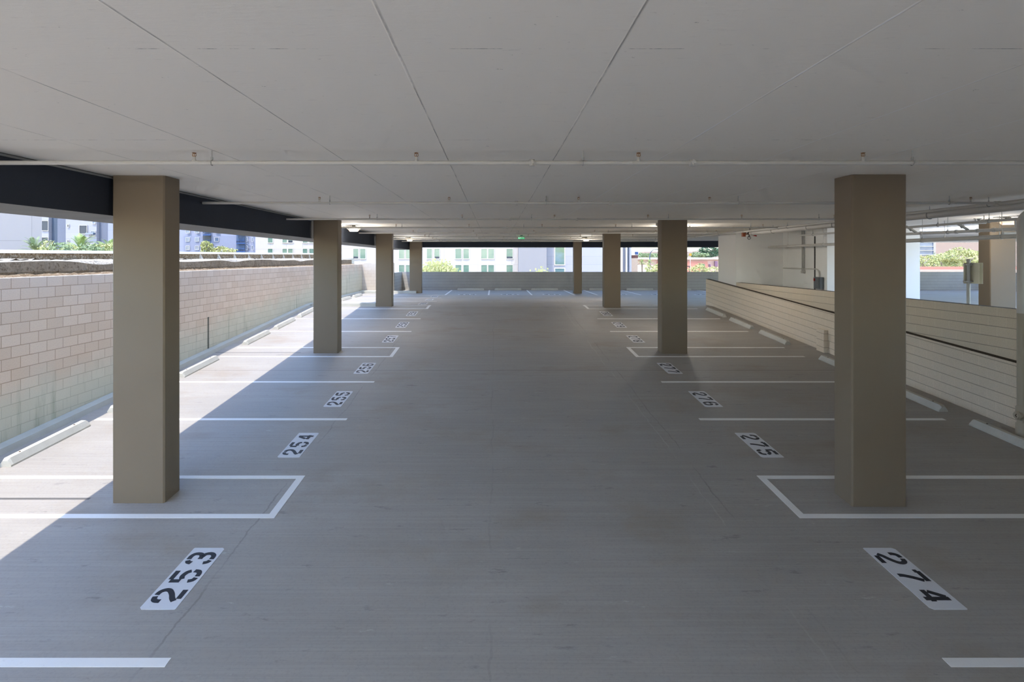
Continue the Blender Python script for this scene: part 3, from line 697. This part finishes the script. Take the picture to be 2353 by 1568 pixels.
# ------------------------------------------------------------------ lamps, exit sign
def lamp(x, y, label, r=0.235, watts=56):
    e = thing('ceiling_lamp', (x, y, ZC), label, 'lamp', 'round warm ceiling lamps')
    z = ZC
    b = MB(); b.lathe((x, y, z), [(.06, 0), (.06, -.05), (.1, -.055), (r * .86, -.07), (r, -.085), (r, -.135), (r * .85, -.14)], 32); b.build('housing', M['housing'], e)
    b = MB(); b.lathe((x, y, z), [(r * .80, -.138), (r * .78, -.16), (r * .62, -.205), (r * .55, -.215)], 32); b.build('lens', M['lens'], e)
    ld = bpy.data.lights.new('lamp_light', 'POINT'); ld.energy = watts; ld.color = (1.0, .93, .84); ld.shadow_soft_size = .15
    lo = bpy.data.objects.new('lamp_light', ld); COL.objects.link(lo); lo.parent = e; lo.location = (0, 0, -.40)
    b = MB(); b.tube([(x - .06, y, z - .03), (x - .5, y - .1, z - .03), (x - .5, y - 1.2, z - .03)], .012, 8); b.build('conduit', M['steel'], e)
lamp(-4.85, 19.9, 'lit round ceiling lamp just behind the second left column')
lamp(-4.5, 30.6, 'lit round ceiling lamp between the third and fourth left columns', .19)
lamp(4.8, 30.4, 'lit round ceiling lamp left of the third right column', .2)
lamp(14.15, 15.95, 'lit round ceiling lamp over the upper deck behind the pipes', .24, 22)
lamp(6.35, 20.2, 'added fill lamp hidden behind the second right column')  # added out of sight to brighten the ceiling
lamp(-4.9, -.6, 'added fill lamp behind the viewer on the left, out of view', watts=130)  # unseen extra lamp, put in to light the near ceiling
e = thing('exit_sign', (1.3, 28.3, CZ + 1.0), 'small green exit sign hanging from the ceiling over the aisle', 'exit sign')
ez0, ez1 = CZ + .985, CZ + 1.135
b = MB(); b.box(1.14, 1.46, 28.3, 28.36, ez0, ez1); b.build('sign_case', M['exit_green'], e, bevel=.008)
b = MB(); b.box(1.24, 1.36, 28.31, 28.35, ez1, ZC); b.build('mounting_box', M['greybox'], e)
LT = {'E': [(0,0,.25,1),(0,0,1,.18),(0,.41,.85,.59),(0,.82,1,1)], 'X': None, 'I': [(.37,0,.63,1)], 'T': [(.37,0,.63,1),(0,.82,1,1)]}
for k, ch in enumerate('EXIT'):
    x0 = 1.165 + k * .07; b = MB(); wl, hl, z0 = .05, .085, ez0 + .03
    if ch == 'X':
        for s in (0, 1):
            a, c = (0, 1) if s == 0 else (1, 0)
            b.face([(x0 + (a - .14) * wl, 28.298, z0), (x0 + (a + .14) * wl, 28.298, z0), (x0 + (c + .14) * wl, 28.298, z0 + hl), (x0 + (c - .14) * wl, 28.298, z0 + hl)])
    else:
        for (p, q, r2, s2) in LT[ch]: b.box(x0 + p * wl, x0 + r2 * wl, 28.296, 28.3, z0 + q * hl, z0 + s2 * hl)
    b.build('letter', M['exit_white'], e)
e = thing('junction_box', (5.6, 20.3, ZC), 'small white junction box on the ceiling left of the second right column', 'junction box')
b = MB(); b.box(5.2, 5.3, 18.6, 18.7, ZC - .09, ZC); b.build('box_body', M['pipe'], e)
b = MB(); b.tube([(5.25, 18.65, ZC - .09), (5.25, 18.65, ZC - .12)], .03, 12); b.build('knockout', M['pipe'], e)

# ------------------------------------------------------------------ ground, ledge and soil behind the left wall
def rough_strip(name, xs, y0, y1, zf, mat, amp, step=0.12, seed=1):
    rnd = random.Random(seed); ny = int((y1 - y0) / step); V = []; fs = []
    for j in range(ny + 1):
        y = y0 + (y1 - y0) * j / ny
        for x in xs: V.append((x + rnd.uniform(-1, 1) * amp * .4, y, zf(x, y) + rnd.uniform(-1, 1) * amp))
    n = len(xs)
    for j in range(ny):
        for i in range(n - 1): fs.append((j * n + i, j * n + i + 1, (j + 1) * n + i + 1, (j + 1) * n + i))
    b = MB(); b.raw(V, fs, 0, True); return b.build(name, mat)
tag(rough_strip('soil_bank', [-8.705, -8.78, -8.95, -9.08, -9.16], 0, 37.2, lambda x, y: 3.62 + (-8.62 - x) * 0.14, M['soil'], .018),
    'narrow bank of dry brown soil on top of the block wall', 'soil', kind='stuff')
e = thing('concrete_ledge', (-9.6, 18, 3.7), 'old broken edged concrete ledge lying behind the top of the block wall', 'ledge')
rnd = random.Random(3); V = []; fs = []; ny = 320
for j in range(ny + 1):
    y = 0 + 37.2 * j / ny; s = math.sin(y * 1.7) * .012 + math.sin(y * .6 + 1) * .015
    crack = .06 * max(0, math.sin(y * 0.9 + 2)) ** 6
    V += [(-9.2 + rnd.uniform(-.01, .01), y, 3.66), (-9.18 + rnd.uniform(-.012, .012), y, 3.74), (-9.2 + rnd.uniform(-.01, .01), y, 3.90 + s - crack + .0022 * y),
          (-9.27 + rnd.uniform(-.02, .02), y, 3.925 + s + rnd.uniform(-.01, .01) + .0022 * y), (-9.55, y, 3.93 + rnd.uniform(-.012, .012) + .0022 * y), (-10.1, y, 3.93 + rnd.uniform(-.012, .012) + .0022 * y), (-10.15, y, 3.6)]
for j in range(ny):
    for i in range(6): fs.append((j * 7 + i, j * 7 + i + 1, (j + 1) * 7 + i + 1, (j + 1) * 7 + i))
b = MB(); b.raw(V, fs); b.m = [0 if (k % 6) < 2 else 1 for k in range(len(b.m))]
b.build('ledge_body', [M['old'], M['debris']], e)
tag(rough_strip('rubble', [-10.17, -10.3, -10.5, -10.8, -11.0, -11.24], 0, 37.2, lambda x, y: 3.93 + 0.0022 * y + .012 * math.sin(y * 2.1) + max(0, math.sin(y * 1.1)) * .02, M['debris'], .022, .1, 5),
    'pale rubble and dry roots lying on the concrete ledge', 'rubble', kind='stuff')
def zc2(y): return 4.09 + 0.0068 * y
e = thing('garden_wall', (-11.4, 18, 3.9), 'low earth stained wall with a white capped top behind the ledge', 'wall')
b = MB(); b.hexa([(-11.6, -5, 3.5), (-11.3, -5, 3.5), (-11.3, 40, 3.5), (-11.6, 40, 3.5), (-11.6, -5, zc2(-5) - .05), (-11.3, -5, zc2(-5) - .05), (-11.3, 40, zc2(40) - .05), (-11.6, 40, zc2(40) - .05)]); b.build('wall_body', M['soil'], e)
b = MB(); b.hexa([(-11.65, -5, zc2(-5) - .05), (-11.26, -5, zc2(-5) - .05), (-11.26, 40, zc2(40) - .05), (-11.65, 40, zc2(40) - .05), (-11.65, -5, zc2(-5) + .03), (-11.26, -5, zc2(-5) + .03), (-11.26, 40, zc2(40) + .03), (-11.65, 40, zc2(40) + .03)]); b.build('cap', M['capwhite'], e)
for k in range(11):  # row of small pale wedges along the low wall
    y = 22.2 + k * 1.45; b = MB()
    b.hexa([(-11.3, y - .10, 3.9), (-10.7, y - .25, 3.9), (-10.7, y + .2, 3.9), (-11.3, y + .10, 3.9), (-11.3, y - .04, zc2(y) - .05), (-11.2, y - .05, 4.0), (-11.2, y + .05, 4.0), (-11.3, y + .04, zc2(y) - .05)])
    b.build('pale_wedge', M['debris'], e)
b = MB(); b.box(-70, -11.66, -30, 48, -2, 4.05); struct(b.build('ground_terrace', M['ground']))
b = MB(); b.box(-900, 900, -60, 1200, -2.4, -2.0); struct(b.build('ground', M['ground']))

# ------------------------------------------------------------------ buildings outside
M['hotel'] = panel_mat('pale_facade_panels', (166, 157, 150), 3.1, 2.96, .03)
M['hotel2'] = panel_mat('smooth_pale_facade', (126, 121, 120), 12, 5.92, .03)
M['hotel3'] = panel_mat('blue_grey_facade', (142, 138, 142), 12, 1.5, .02)
M['lilac'] = panel_mat('lilac_facade', (128, 128, 140), 30, 2.75, .02)
M['lilac_dark'] = plain('lilac_dark_facade', (116, 117, 130), .8)
M['slate'] = plain('slate_blue_facade', (72, 80, 92), .8); M['slate2'] = plain('grey_blue_facade', (96, 98, 108), .8)
M['winglass'] = glass_mat('sea_green_glass', (84, 106, 92), (108, 122, 104)); M['windark'] = plain('dark_window_opening', (52, 54, 60), .3)
M['winblue'] = glass_mat('blue_window_glass', (64, 76, 96), (90, 100, 118)); M['frame'] = plain('white_window_frame', (186, 178, 168), .5)
M['bigglass'] = glass_mat('tree_reflecting_glass', (56, 88, 66), (74, 100, 110)); M['railblue'] = plain('blue_balcony_steel', (44, 66, 104), .5)
M['pink'] = plain('pink_stucco', (176, 116, 98), .85); M['pink2'] = plain('pale_pink_stucco', (184, 148, 132), .85); M['roofwhite'] = plain('white_roof', (200, 192, 180), .7)
M['beige'] = plain('beige_stucco', (156, 138, 122), .85); M['brick'] = plain('brick_red', (112, 78, 74), .85); M['signblue'] = plain('blue_sign', (32, 60, 108), .4)
M['purple'] = plain('mauve_door', (110, 80, 96), .7); M['yellow'] = plain('yellow_sign_paint', (150, 116, 36), .5); M['dgreen'] = plain('green_awning', (38, 92, 66), .6)
def boxpx(b, Y, depth, x0, x1, y0, y1, m=0):      # a facade rectangle laid out on the plane at distance Y
    b.box(wx(x0, Y), wx(x1, Y), Y, Y + depth, wz(y1, Y), wz(y0, Y), m)
def window(parent, Y, x0, x1, y0, y1, glass, fr='frame', dark=0.0, fw=0.06):
    X0, X1, Z0, Z1 = wx(x0, Y), wx(x1, Y), wz(y1, Y), wz(y0, Y)
    b = MB()
    b.box(X0 - fw, X0, Y - .12, Y + .02, Z0 - fw, Z1 + fw); b.box(X1, X1 + fw, Y - .12, Y + .02, Z0 - fw, Z1 + fw)
    b.box(X0, X1, Y - .12, Y + .02, Z1, Z1 + fw); b.box(X0, X1, Y - .16, Y + .02, Z0 - fw, Z0)
    o = b.build('window', M[fr], parent)
    b = MB(); b.box(X0, X1, Y - .04, Y - .01, Z0, Z1)
    b.build('pane', M[glass], o)
    if dark:
        b = MB(); b.box(X0 + .04, X1 - .04, Y - .055, Y - .04, Z0, Z0 + (Z1 - Z0) * dark); b.build('open_shade', M['windark'], o)
# hotel with sea-green windows; its long face is stepped back towards the left
e = thing('apartment_building', (-20, 110, -2), 'long white panelled building with sea green paired windows beyond the parapet', 'building')
b = MB(); b.box(wx(587, 112), wx(800, 112), 112, 130, -2, 22); b.build('wall', M['hotel'], e)
b = MB(); b.box(wx(800, 112), wx(1190, 106), 106, 130, -2, 22); b.build('wall', M['hotel'], e)
b = MB(); b.box(wx(1190, 106), wx(1256, 104), 104, 130, -2, 22); b.build('wall', M['hotel2'], e)
b = MB(); b.box(wx(1256, 104), wx(1426, 107), 107, 130, -2, 22); b.build('wall', M['hotel3'], e)
left = [(616, 627), (649.6, 659.9), (662.5, 673), (696, 706.6), (711, 721.5)]
right = [(812, 823.6), (827.8, 840), (917, 929), (933, 945), (981, 992.7), (998.5, 1010), (1046.5, 1060), (1065, 1077.5), (1106, 1119), (1122, 1135), (1164, 1178)]
for lst, Y in ((left, 112), (right, 106)):
    s = 112.0 / 106 if Y == 112 else 1.0
    for i, (a, c) in enumerate(lst):
        for r, (t, bt) in enumerate(((1.9, .12), (-1.07, -2.85), (4.86, 3.05))):
            if Y == 106 and r == 2: continue
            y0, y1 = HY - t * s * F / Y, HY - bt * s * F / Y
            window(e, Y, a, c, y0, y1, 'winglass', dark=(0.2 if (i * 7 + r * 3) % 5 == 0 else 0), fw=.10)
window(e, 107, 1275.5, 1296.5, 560, 608, 'bigglass', fw=.16); window(e, 107, 1275.5, 1296.5, 617.5, 645, 'bigglass', fw=.16)
for (a, c, nm) in ((1426, 1431, 'frame'), (1431, 1435.5, 'slate2'), (1435.5, 1438, 'slate'), (1438, 1441.5, 'frame'), (1441.5, 1446.5, 'slate'), (1446.5, 1451, 'lilac')):
    b = MB(); boxpx(b, 106.5 + (0.4 if nm.startswith('slate') else 0), 20, a, c, 500, 640); b.build('corner_panel', M[nm], e)
# distant lilac block
e = thing('apartment_building', (-90, 190, -2), 'distant lilac apartment block with blue balconies behind the nearest left column', 'building')
b = MB(); boxpx(b, 190, 15, 395, 590, 470, 635); b.build('wall', M['lilac'], e)
b = MB(); boxpx(b, 189.5, 1, 422, 543, 542.5, 635); b.build('wall', M['lilac_dark'], e)
for r in range(4):
    yb = 527 + r * 19.3
    for (a, c) in ((427.5, 435.5), (448.7, 457), (494, 502.4), (566, 568.6), (578.6, 581)): window(e, 189.4, a, c, yb, yb + 8.6, 'winblue', fw=.08, dark=0)
    for (a, c) in ((466, 484), (543, 562.6)):
        b = MB(); boxpx(b, 189.3, .3, a, c, yb - 6, yb + 8.5); boxpx(b, 188.4, .9, a, c, yb + 12.4, yb + 13.4)
        o = b.build('balcony', M['windark'] if a < 500 else M['winblue'], e)
        b = MB(); boxpx(b, 188, .1, a, c, yb + 11.5, yb + 14.5); boxpx(b, 188, .1, a, c, yb + 5.5, yb + 6.2)
        for k in range(8): boxpx(b, 188, .1, a + (c - a) * k / 7 - .25, a + (c - a) * k / 7 + .25, yb + 6, yb + 12)
        b.build('railing', M['railblue'], o)
# nearer left buildings
e = thing('apartment_building', (-110, 140, -2), 'white and slate blue apartment building behind the palm tops on the left', 'building')
b = MB(); boxpx(b, 140, 12, 90, 112, 440, 640); boxpx(b, 140, 12, 151, 222, 440, 640); b.build('wall', M['hotel3'], e)
b = MB(); boxpx(b, 141, 12, 112, 132, 440, 640); o = b.build('wall', M['slate'], e); o['label'] = 'slate blue wall strip'
b = MB(); boxpx(b, 140.6, 12, 132, 151, 440, 640); b.build('wall', M['slate2'], e)
b = MB(); boxpx(b, 141, 12, 222, 248, 440, 640); b.build('wall', M['slate2'], e)
b = MB(); boxpx(b, 140.5, 12, 248, 300, 440, 640); b.build('wall', M['lilac'], e)
for (a, c, t, u, g) in ((97, 111, 508, 530, 'windark'), (155.5, 158.5, 516.5, 522, 'windark'), (155.5, 158.5, 552.5, 559, 'windark'), (183, 200, 518.5, 537, 'windark'),
                        (213, 219, 507.5, 514.5, 'winblue'), (210.5, 219, 531.5, 543, 'winblue'), (210.5, 219, 560, 565, 'winblue'), (97, 111, 546, 560, 'windark')):
    window(e, 139.9, a, c, t, u, g, fw=.08)
b = MB(); boxpx(b, 139, .8, 196, 214, 535, 539); b.build('balcony', M['winblue'], e)
e = thing('apartment_building', (-60, 60, -2), 'large blank pale wall of the nearest building at the left edge', 'building')
b = MB(); b.prism([(-95, 60), (wx(96, 60), 60), (-63.2, 80), (-95, 80)], -2, 20); b.build('wall', M['hotel2'], e)
# right side town
e = thing('shop_building', (30, 115, -2), 'small beige building with a blue sign beside the street', 'building')
b = MB(); boxpx(b, 115, 10, 1447, 1465.5, 593.5, 650); b.build('wall', M['beige'], e)
b = MB(); boxpx(b, 117, 8, 1452, 1466, 586.5, 594); b.build('upper_wall', M['brick'], e)
b = MB(); boxpx(b, 116.5, 8.5, 1450, 1467, 578, 586.8); b.build('parapet', M['roofwhite'], e)
b = MB(); boxpx(b, 116.2, .2, 1459.5, 1466.5, 579, 585); b.build('sign', M['signblue'], e)
e = thing('shop_building', (60, 150, -2), 'long low pink stucco building with a white roof edge across the street', 'building')
b = MB(); boxpx(b, 150, 20, 1463, 1700, 596, 640); b.build('wall', M['pink2'], e)
b = MB(); boxpx(b, 149.7, .5, 1510, 1626, 600.5, 640); b.build('wall_panel', M['pink'], e)
b = MB(); boxpx(b, 149.2, 21, 1463, 1700, 592, 596.3); b.build('roof', M['roofwhite'], e)
b = MB(); boxpx(b, 149.3, .5, 1643, 1649, 600.5, 613); b.build('door', M['purple'], e)
b = MB(); boxpx(b, 149.3, .4, 1630, 1633.5, 607.5, 614); b.build('window', M['purple'], e)
b = MB(); boxpx(b, 148.5, 1.2, 1611, 1620, 607.5, 611.5); b.build('awning', M['dgreen'], e)
e = thing('shop_building', (80, 130, -2), 'low pale wall with a flat roof seen behind the two palms', 'building')
b = MB(); boxpx(b, 128, 3, 1464, 1500, 609.5, 650); b.build('wall', M['roofwhite'], e)
e = thing('office_building', (150, 200, -2), 'blue glass office building seen through the upper deck opening', 'building')
b = MB(); boxpx(b, 200, 20, 2080, 2150, 530, 588); b.build('glass_wall', M['winblue'], e)
for k in range(6):
    b = MB(); boxpx(b, 199.7, .3, 2080, 2150, 556.5 + k * 9.6 - 10, 557.3 + k * 9.6 - 10); b.build('mullion', M['frame'], e)
for a in (2146.5, 2149): 
    b = MB(); boxpx(b, 199.6, .4, a, a + 1, 530, 590); b.build('mullion', M['frame'], e)
b = MB(); boxpx(b, 201, 18, 2085, 2149, 588, 640); b.build('lower_wall', M['beige'], e)
e = thing('boundary_wall', (120, 90, -2), 'low pinkish wall running behind the deck parapet on the right', 'wall')
b = MB(); boxpx(b, 70, .4, 2060, 2500, 613, 690); b.build('wall_body', M['pink'], e)
b = MB(); boxpx(b, 67, 2, 2060, 2500, 620.5, 690); b.build('footing', M['beige'], e)
# street furniture
e = thing('street_lamp', (wx(1493, 95), 95, -2), 'tall dark street lamp with a curved arm beside the palms', 'street lamp')
X, zt_ = wx(1493, 95), wz(573.3, 95)
b = MB(); b.tube([(X, 95, -2), (X, 95, zt_ - 1.2)], .10, 10); b.build('pole', M['slate'], e)
b = MB(); b.tube([(X + .9 * (1 - math.cos(a)), 95, zt_ - 1.2 + 1.2 * math.sin(a)) for a in [i * math.pi / 16 for i in range(9)]] + [(X + 4.5, 95, zt_)], .07, 8); b.build('arm', M['slate'], e)
e = thing('traffic_sign', (wx(1586.5, 100), 100, -2), 'small yellow sign on a pole in front of the hillside', 'sign')
b = MB(); b.tube([(wx(1586.5, 100), 100.1, -2), (wx(1586.5, 100), 100.1, wz(584, 100))], .04, 8); b.build('pole', M['steel'], e)
X, Z = wx(1586.5, 100), wz(585.5, 100); b = MB(); b.prism([(X - .22, 100), (X, 99.96), (X + .22, 100), (X, 100.04)], Z - .22, Z + .22); b.build('sign_panel', M['yellow'], e)
for (x, y, lab) in ((1584, 612.5, 'dark lamp post with a flat head before the pink building, nearer the second right column'), (1643, 616, 'dark lamp post with a flat head before the pink building, nearer the stair core')):
    e = thing('lamp_post', (wx(x, 90), 90, -2), lab, 'lamp post'); X = wx(x, 90)
    b = MB(); b.tube([(X, 90, -2), (X, 90, wz(y, 90))], .05, 8); b.build('pole', M['black'], e)
    b = MB(); b.box(X - .35, X + .05, 89.85, 90.15, wz(y, 90) - .05, wz(y, 90) + .07); b.build('lamp_head', M['black'], e)
# hillside
V = []; fs = []; nx, ny = 120, 22; rnd = random.Random(11)
def ridge(X): return 9.3 + 2.5 * math.sin(X * .035 + 1.2) + max(0, (X - 190)) * .13 + max(0, 1 - abs(X - 115) / 40) * 3.5
for j in range(ny):
    for i in range(nx):
        X = 60 + i * 6.0; t = j / (ny - 1); Y = 300 + t * 180
        V.append((X, Y + rnd.uniform(-2, 2), -2 + (ridge(X) + 2) * (t ** .8) + rnd.uniform(-.35, .35)))
for j in range(ny - 1):
    for i in range(nx - 1): fs.append((j * nx + i, j * nx + i + 1, (j + 1) * nx + i + 1, (j + 1) * nx + i))
b = MB(); b.raw(V, fs, 0, True); struct(b.build('hillside', M['hill']))

# ------------------------------------------------------------------ plants
def leafm(name, a, b_):
    m = N(name, .7, .2); f = m.noise(m.vec(), 2.5, 4)
    m.col(m.mix(m.ramp(f, [(.35, 0), (.65, 1)]), lin(a), lin(b_))); m.b.inputs['Subsurface Weight'].default_value = 0
    return m.mat
M['leaf_y'] = leafm('yellow_green_leaves', (146, 148, 88), (178, 174, 122)); M['leaf_g'] = leafm('grey_green_leaves', (108, 122, 88), (146, 156, 112))
M['leaf_d'] = leafm('dark_green_leaves', (62, 84, 62), (96, 116, 88)); M['palm'] = leafm('palm_fronds', (116, 136, 76), (156, 166, 108)); M['bark'] = plain('bark', (118, 100, 82), .9)
def bush(name, cx, cy, z0, rx, ry, rz, n, size, mat, label, cat, group=None, seed=1, trunk=True):
    rnd = random.Random(seed); e = thing(name, (cx, cy, -2), label, cat, group)
    b = MB(); zc = z0 + rz
    for k in range(n):
        u = Vector((rnd.gauss(0, 1), rnd.gauss(0, 1), rnd.gauss(0, 1))).normalized() * (rnd.uniform(.45, 1) ** .5)
        wob = 1 + .18 * math.sin(u.x * 5 + seed) + .15 * math.sin(u.z * 6 + seed * 2)
        p = Vector((cx + u.x * rx * wob, cy + u.y * ry * wob, zc + u.z * rz * wob))
        a = Vector((rnd.gauss(0, 1), rnd.gauss(0, 1), rnd.gauss(0, 1))).normalized() * size * rnd.uniform(.6, 1.4)
        c = Vector((rnd.gauss(0, 1), rnd.gauss(0, 1), rnd.gauss(0, 1))).normalized() * size * .5
        b.face([p - a * .5, p + c, p + a * .6, p - c])
    b.build('foliage', M[mat], e)
    b = MB()
    for k in range(5):
        a = rnd.uniform(0, 6.28); b.tube([(cx, cy, -2), (cx + .1 * math.cos(a), cy + .1 * math.sin(a), z0), (cx + rx * .5 * math.cos(a), cy + ry * .5 * math.sin(a), zc)], [.16, .12, .03], 6)
    b.build('trunk', M['bark'], e)
def palm(cx, cy, zc, R, label, seed, mat='palm', n=34, up=.6, ground=-2):
    rnd = random.Random(seed); e = thing('palm_tree', (cx, cy, ground), label, 'palm tree')
    b = MB(); b.tube([(cx, cy, ground), (cx + .1, cy, (zc + ground) / 2), (cx, cy, zc)], [R * .13, R * .1, R * .11], 10); b.build('trunk', M['bark'], e)
    b = MB()
    for k in range(n):
        a = rnd.uniform(0, 6.283); el = rnd.uniform(-.25, 1.45) ; d = Vector((math.cos(a) * math.cos(el), math.sin(a) * math.cos(el), math.sin(el)))
        side = Vector((-math.sin(a), math.cos(a), 0)); L = R * rnd.uniform(.75, 1.1); P = []
        for i in range(9):
            t = i / 8; P.append(Vector((cx, cy, zc)) + d * L * t + Vector((0, 0, -1)) * L * .42 * t * t)
        for i in range(8):
            p, q = P[i], P[i + 1]; wd = L * .02
            b.face([p - side * wd, p + side * wd, q + side * wd, q - side * wd])
            for s in (-1, 1):
                for h in (0, .5):
                    r0 = p + (q - p) * h; tip = r0 + (q - p) * 1.5 + side * s * L * .16 * math.sin(math.pi * (.12 + .85 * (i + h) / 8)) + Vector((0, 0, -.03 * L))
                    b.face([r0, r0 + (q - p) * .35, tip])
    b.build('frond_crown', M[mat], e)
palm(wx(116, 60), 58, wz(577, 58), 2.5, 'leafy palm top nearest the blank pale wall on the left', 1, 'leaf_g', up=1)
palm(wx(183, 60), 60, wz(573, 60), 2.75, 'tallest palm top, in front of the white balcony building', 2)
palm(wx(236, 60), 61, wz(577, 61), 2.4, 'palm top closest to the nearest left column', 3)
k = 0
for (x, y, lab) in ((108, 585, 'yellow green shrub below the palm nearest the blank wall'), (140, 588, 'low pale shrub between the first and second palm tops'), (168, 587, 'low yellowish shrub below the tallest palm'), (206, 587, 'orange tinted low shrub between the second and third palm tops'), (240, 585, 'green shrub below the palm closest to the column')):
    k += 1; bush('shrub', wx(x, 50 + (k % 2) * 3.2), 50 + (k % 2) * 3.2, wz(y + 14, 52), 1.15, .8, .8, 900, .16, 'leaf_y' if k % 2 else 'leaf_g', lab, 'shrub', seed=k)
bush('tree', wx(475, 95), 95, wz(592, 95), 1.1, 1.1, 1.35, 900, .28, 'leaf_y', 'bright yellow green tree top before the distant lilac block', 'tree', seed=21)
bush('tree', wx(513, 95), 95, wz(592, 95), 1.8, 1.3, .95, 800, .28, 'leaf_y', 'broad low green tree top right of the bright one before the lilac block', 'tree', seed=22)
# wispy palo verde behind the parapet
def wisp(x, Y, ytop, wpx, label, seed, n=420):
    rnd = random.Random(seed); cx = wx(x, Y); e = thing('desert_tree', (cx, Y, -2), label, 'tree'); H = wz(ytop, Y); Wd = wpx / F * Y / 2
    b = MB(); b2 = MB()
    for k in range(n):
        t = rnd.uniform(-1, 1); bx_ = cx + t * Wd * .75; top = CZ - 2.2 + (H - CZ + 2.2) * (1 - .55 * abs(t) ** 1.5) * rnd.uniform(.55, 1.0)
        lean = rnd.uniform(-.5, .5) + t * .5; yy = Y + rnd.uniform(-1, 1); r = .014
        b.face([(bx_ - r, yy, CZ - 3.2), (bx_ + r, yy, CZ - 3.2), (bx_ + lean + r * .4, yy, top), (bx_ + lean - r * .4, yy, top)])
        for q in range(5):
            h = rnd.uniform(.45, 1); p = Vector((bx_ + lean * h, yy, CZ - 3.2 + (top - CZ + 3.2) * h)); s = rnd.uniform(.04, .12)
            b2.face([p, p + Vector((s, 0, s)), p + Vector((0, .02, 2 * s)), p + Vector((-s, 0, s))])
    o = b.build('branches', M['leaf_y'], e); b2.build('foliage', M['leaf_y'], e)
    b = MB(); b.tube([(cx, Y, -2), (cx, Y, CZ - 3)], .12, 8); b.build('trunk', M['bark'], e)
wisp(1005, 62, 594, 95, 'wispy yellow green desert tree rising over the parapet beside the fourth left column', 5)
wisp(1243, 60, 612, 24, 'tiny twiggy tree top peeking over the middle of the parapet', 6, 60)
palm(wx(1475, 85), 85, wz(603, 85), 1.0, 'small palm over the parapet nearer the third right column', 7, 'palm', 26)
palm(wx(1491.5, 88), 88, wz(603, 88), 1.05, 'small palm over the parapet beneath the curved street lamp', 8, 'palm', 26)
bush('tree', wx(1508, 75), 75, wz(640, 75), 1.4, 1.2, 1.0, 1000, .2, 'leaf_y', 'bright green tree over the parapet left of the second right column', 'tree', seed=31)
bush('tree', wx(1607, 72), 72, wz(634, 72), 1.1, 1.0, .75, 800, .16, 'leaf_y', 'bright green shrub in front of the green awning', 'tree', seed=32)
bush('tree', wx(1640, 70), 70, wz(640, 70), 1.6, 1.0, .65, 800, .14, 'leaf_y', 'pale green shrub over the parapet beside the stair core', 'tree', seed=33)
bush('tree', wx(1633, 178), 178, wz(592, 178), 4.4, 2.5, 1.75, 1500, .5, 'leaf_d', 'large dark green tree behind the white roof edge', 'tree', seed=34)
bush('tree', wx(1603, 175), 175, wz(593, 175), 2.6, 2.0, .9, 900, .4, 'leaf_g', 'rounded grey green tree left of the large dark one', 'tree', seed=35)
bush('tree', wx(1487, 180), 180, wz(594, 180), 4.5, 2.0, .8, 1000, .4, 'leaf_g', 'low grey green trees behind the street lamp', 'tree', seed=36)
bush('tree', wx(2222, 80), 80, wz(622, 80), 4.0, 2.6, 1.55, 3400, .24, 'leaf_y', 'large yellow green tree filling the upper deck opening', 'tree', seed=41)
bush('tree', wx(2168, 88), 88, wz(624, 88), 2.0, 1.8, 1.3, 1500, .22, 'leaf_g', 'grey green tree left of the large yellow green one on the right', 'tree', seed=42)
bush('tree', wx(2130, 78), 78, wz(625, 78), 1.4, 1.4, 1.15, 1200, .2, 'leaf_y', 'small green tree under the blue glass office building', 'tree', seed=43)
for k, (x, s) in enumerate(((1470, 51), (1515, 52), (1560, 53))):
    bush('desert_scrub', wx(x, 296), 296, wz(594, 300), 4.2, 3, 1.1, 500, .7, 'leaf_g', ['olive scrub at the foot of the hill left of the street lamp', 'olive scrub at the foot of the hill right of the street lamp', 'olive scrub at the foot of the hill behind the second right column'][k], 'scrub', seed=s)
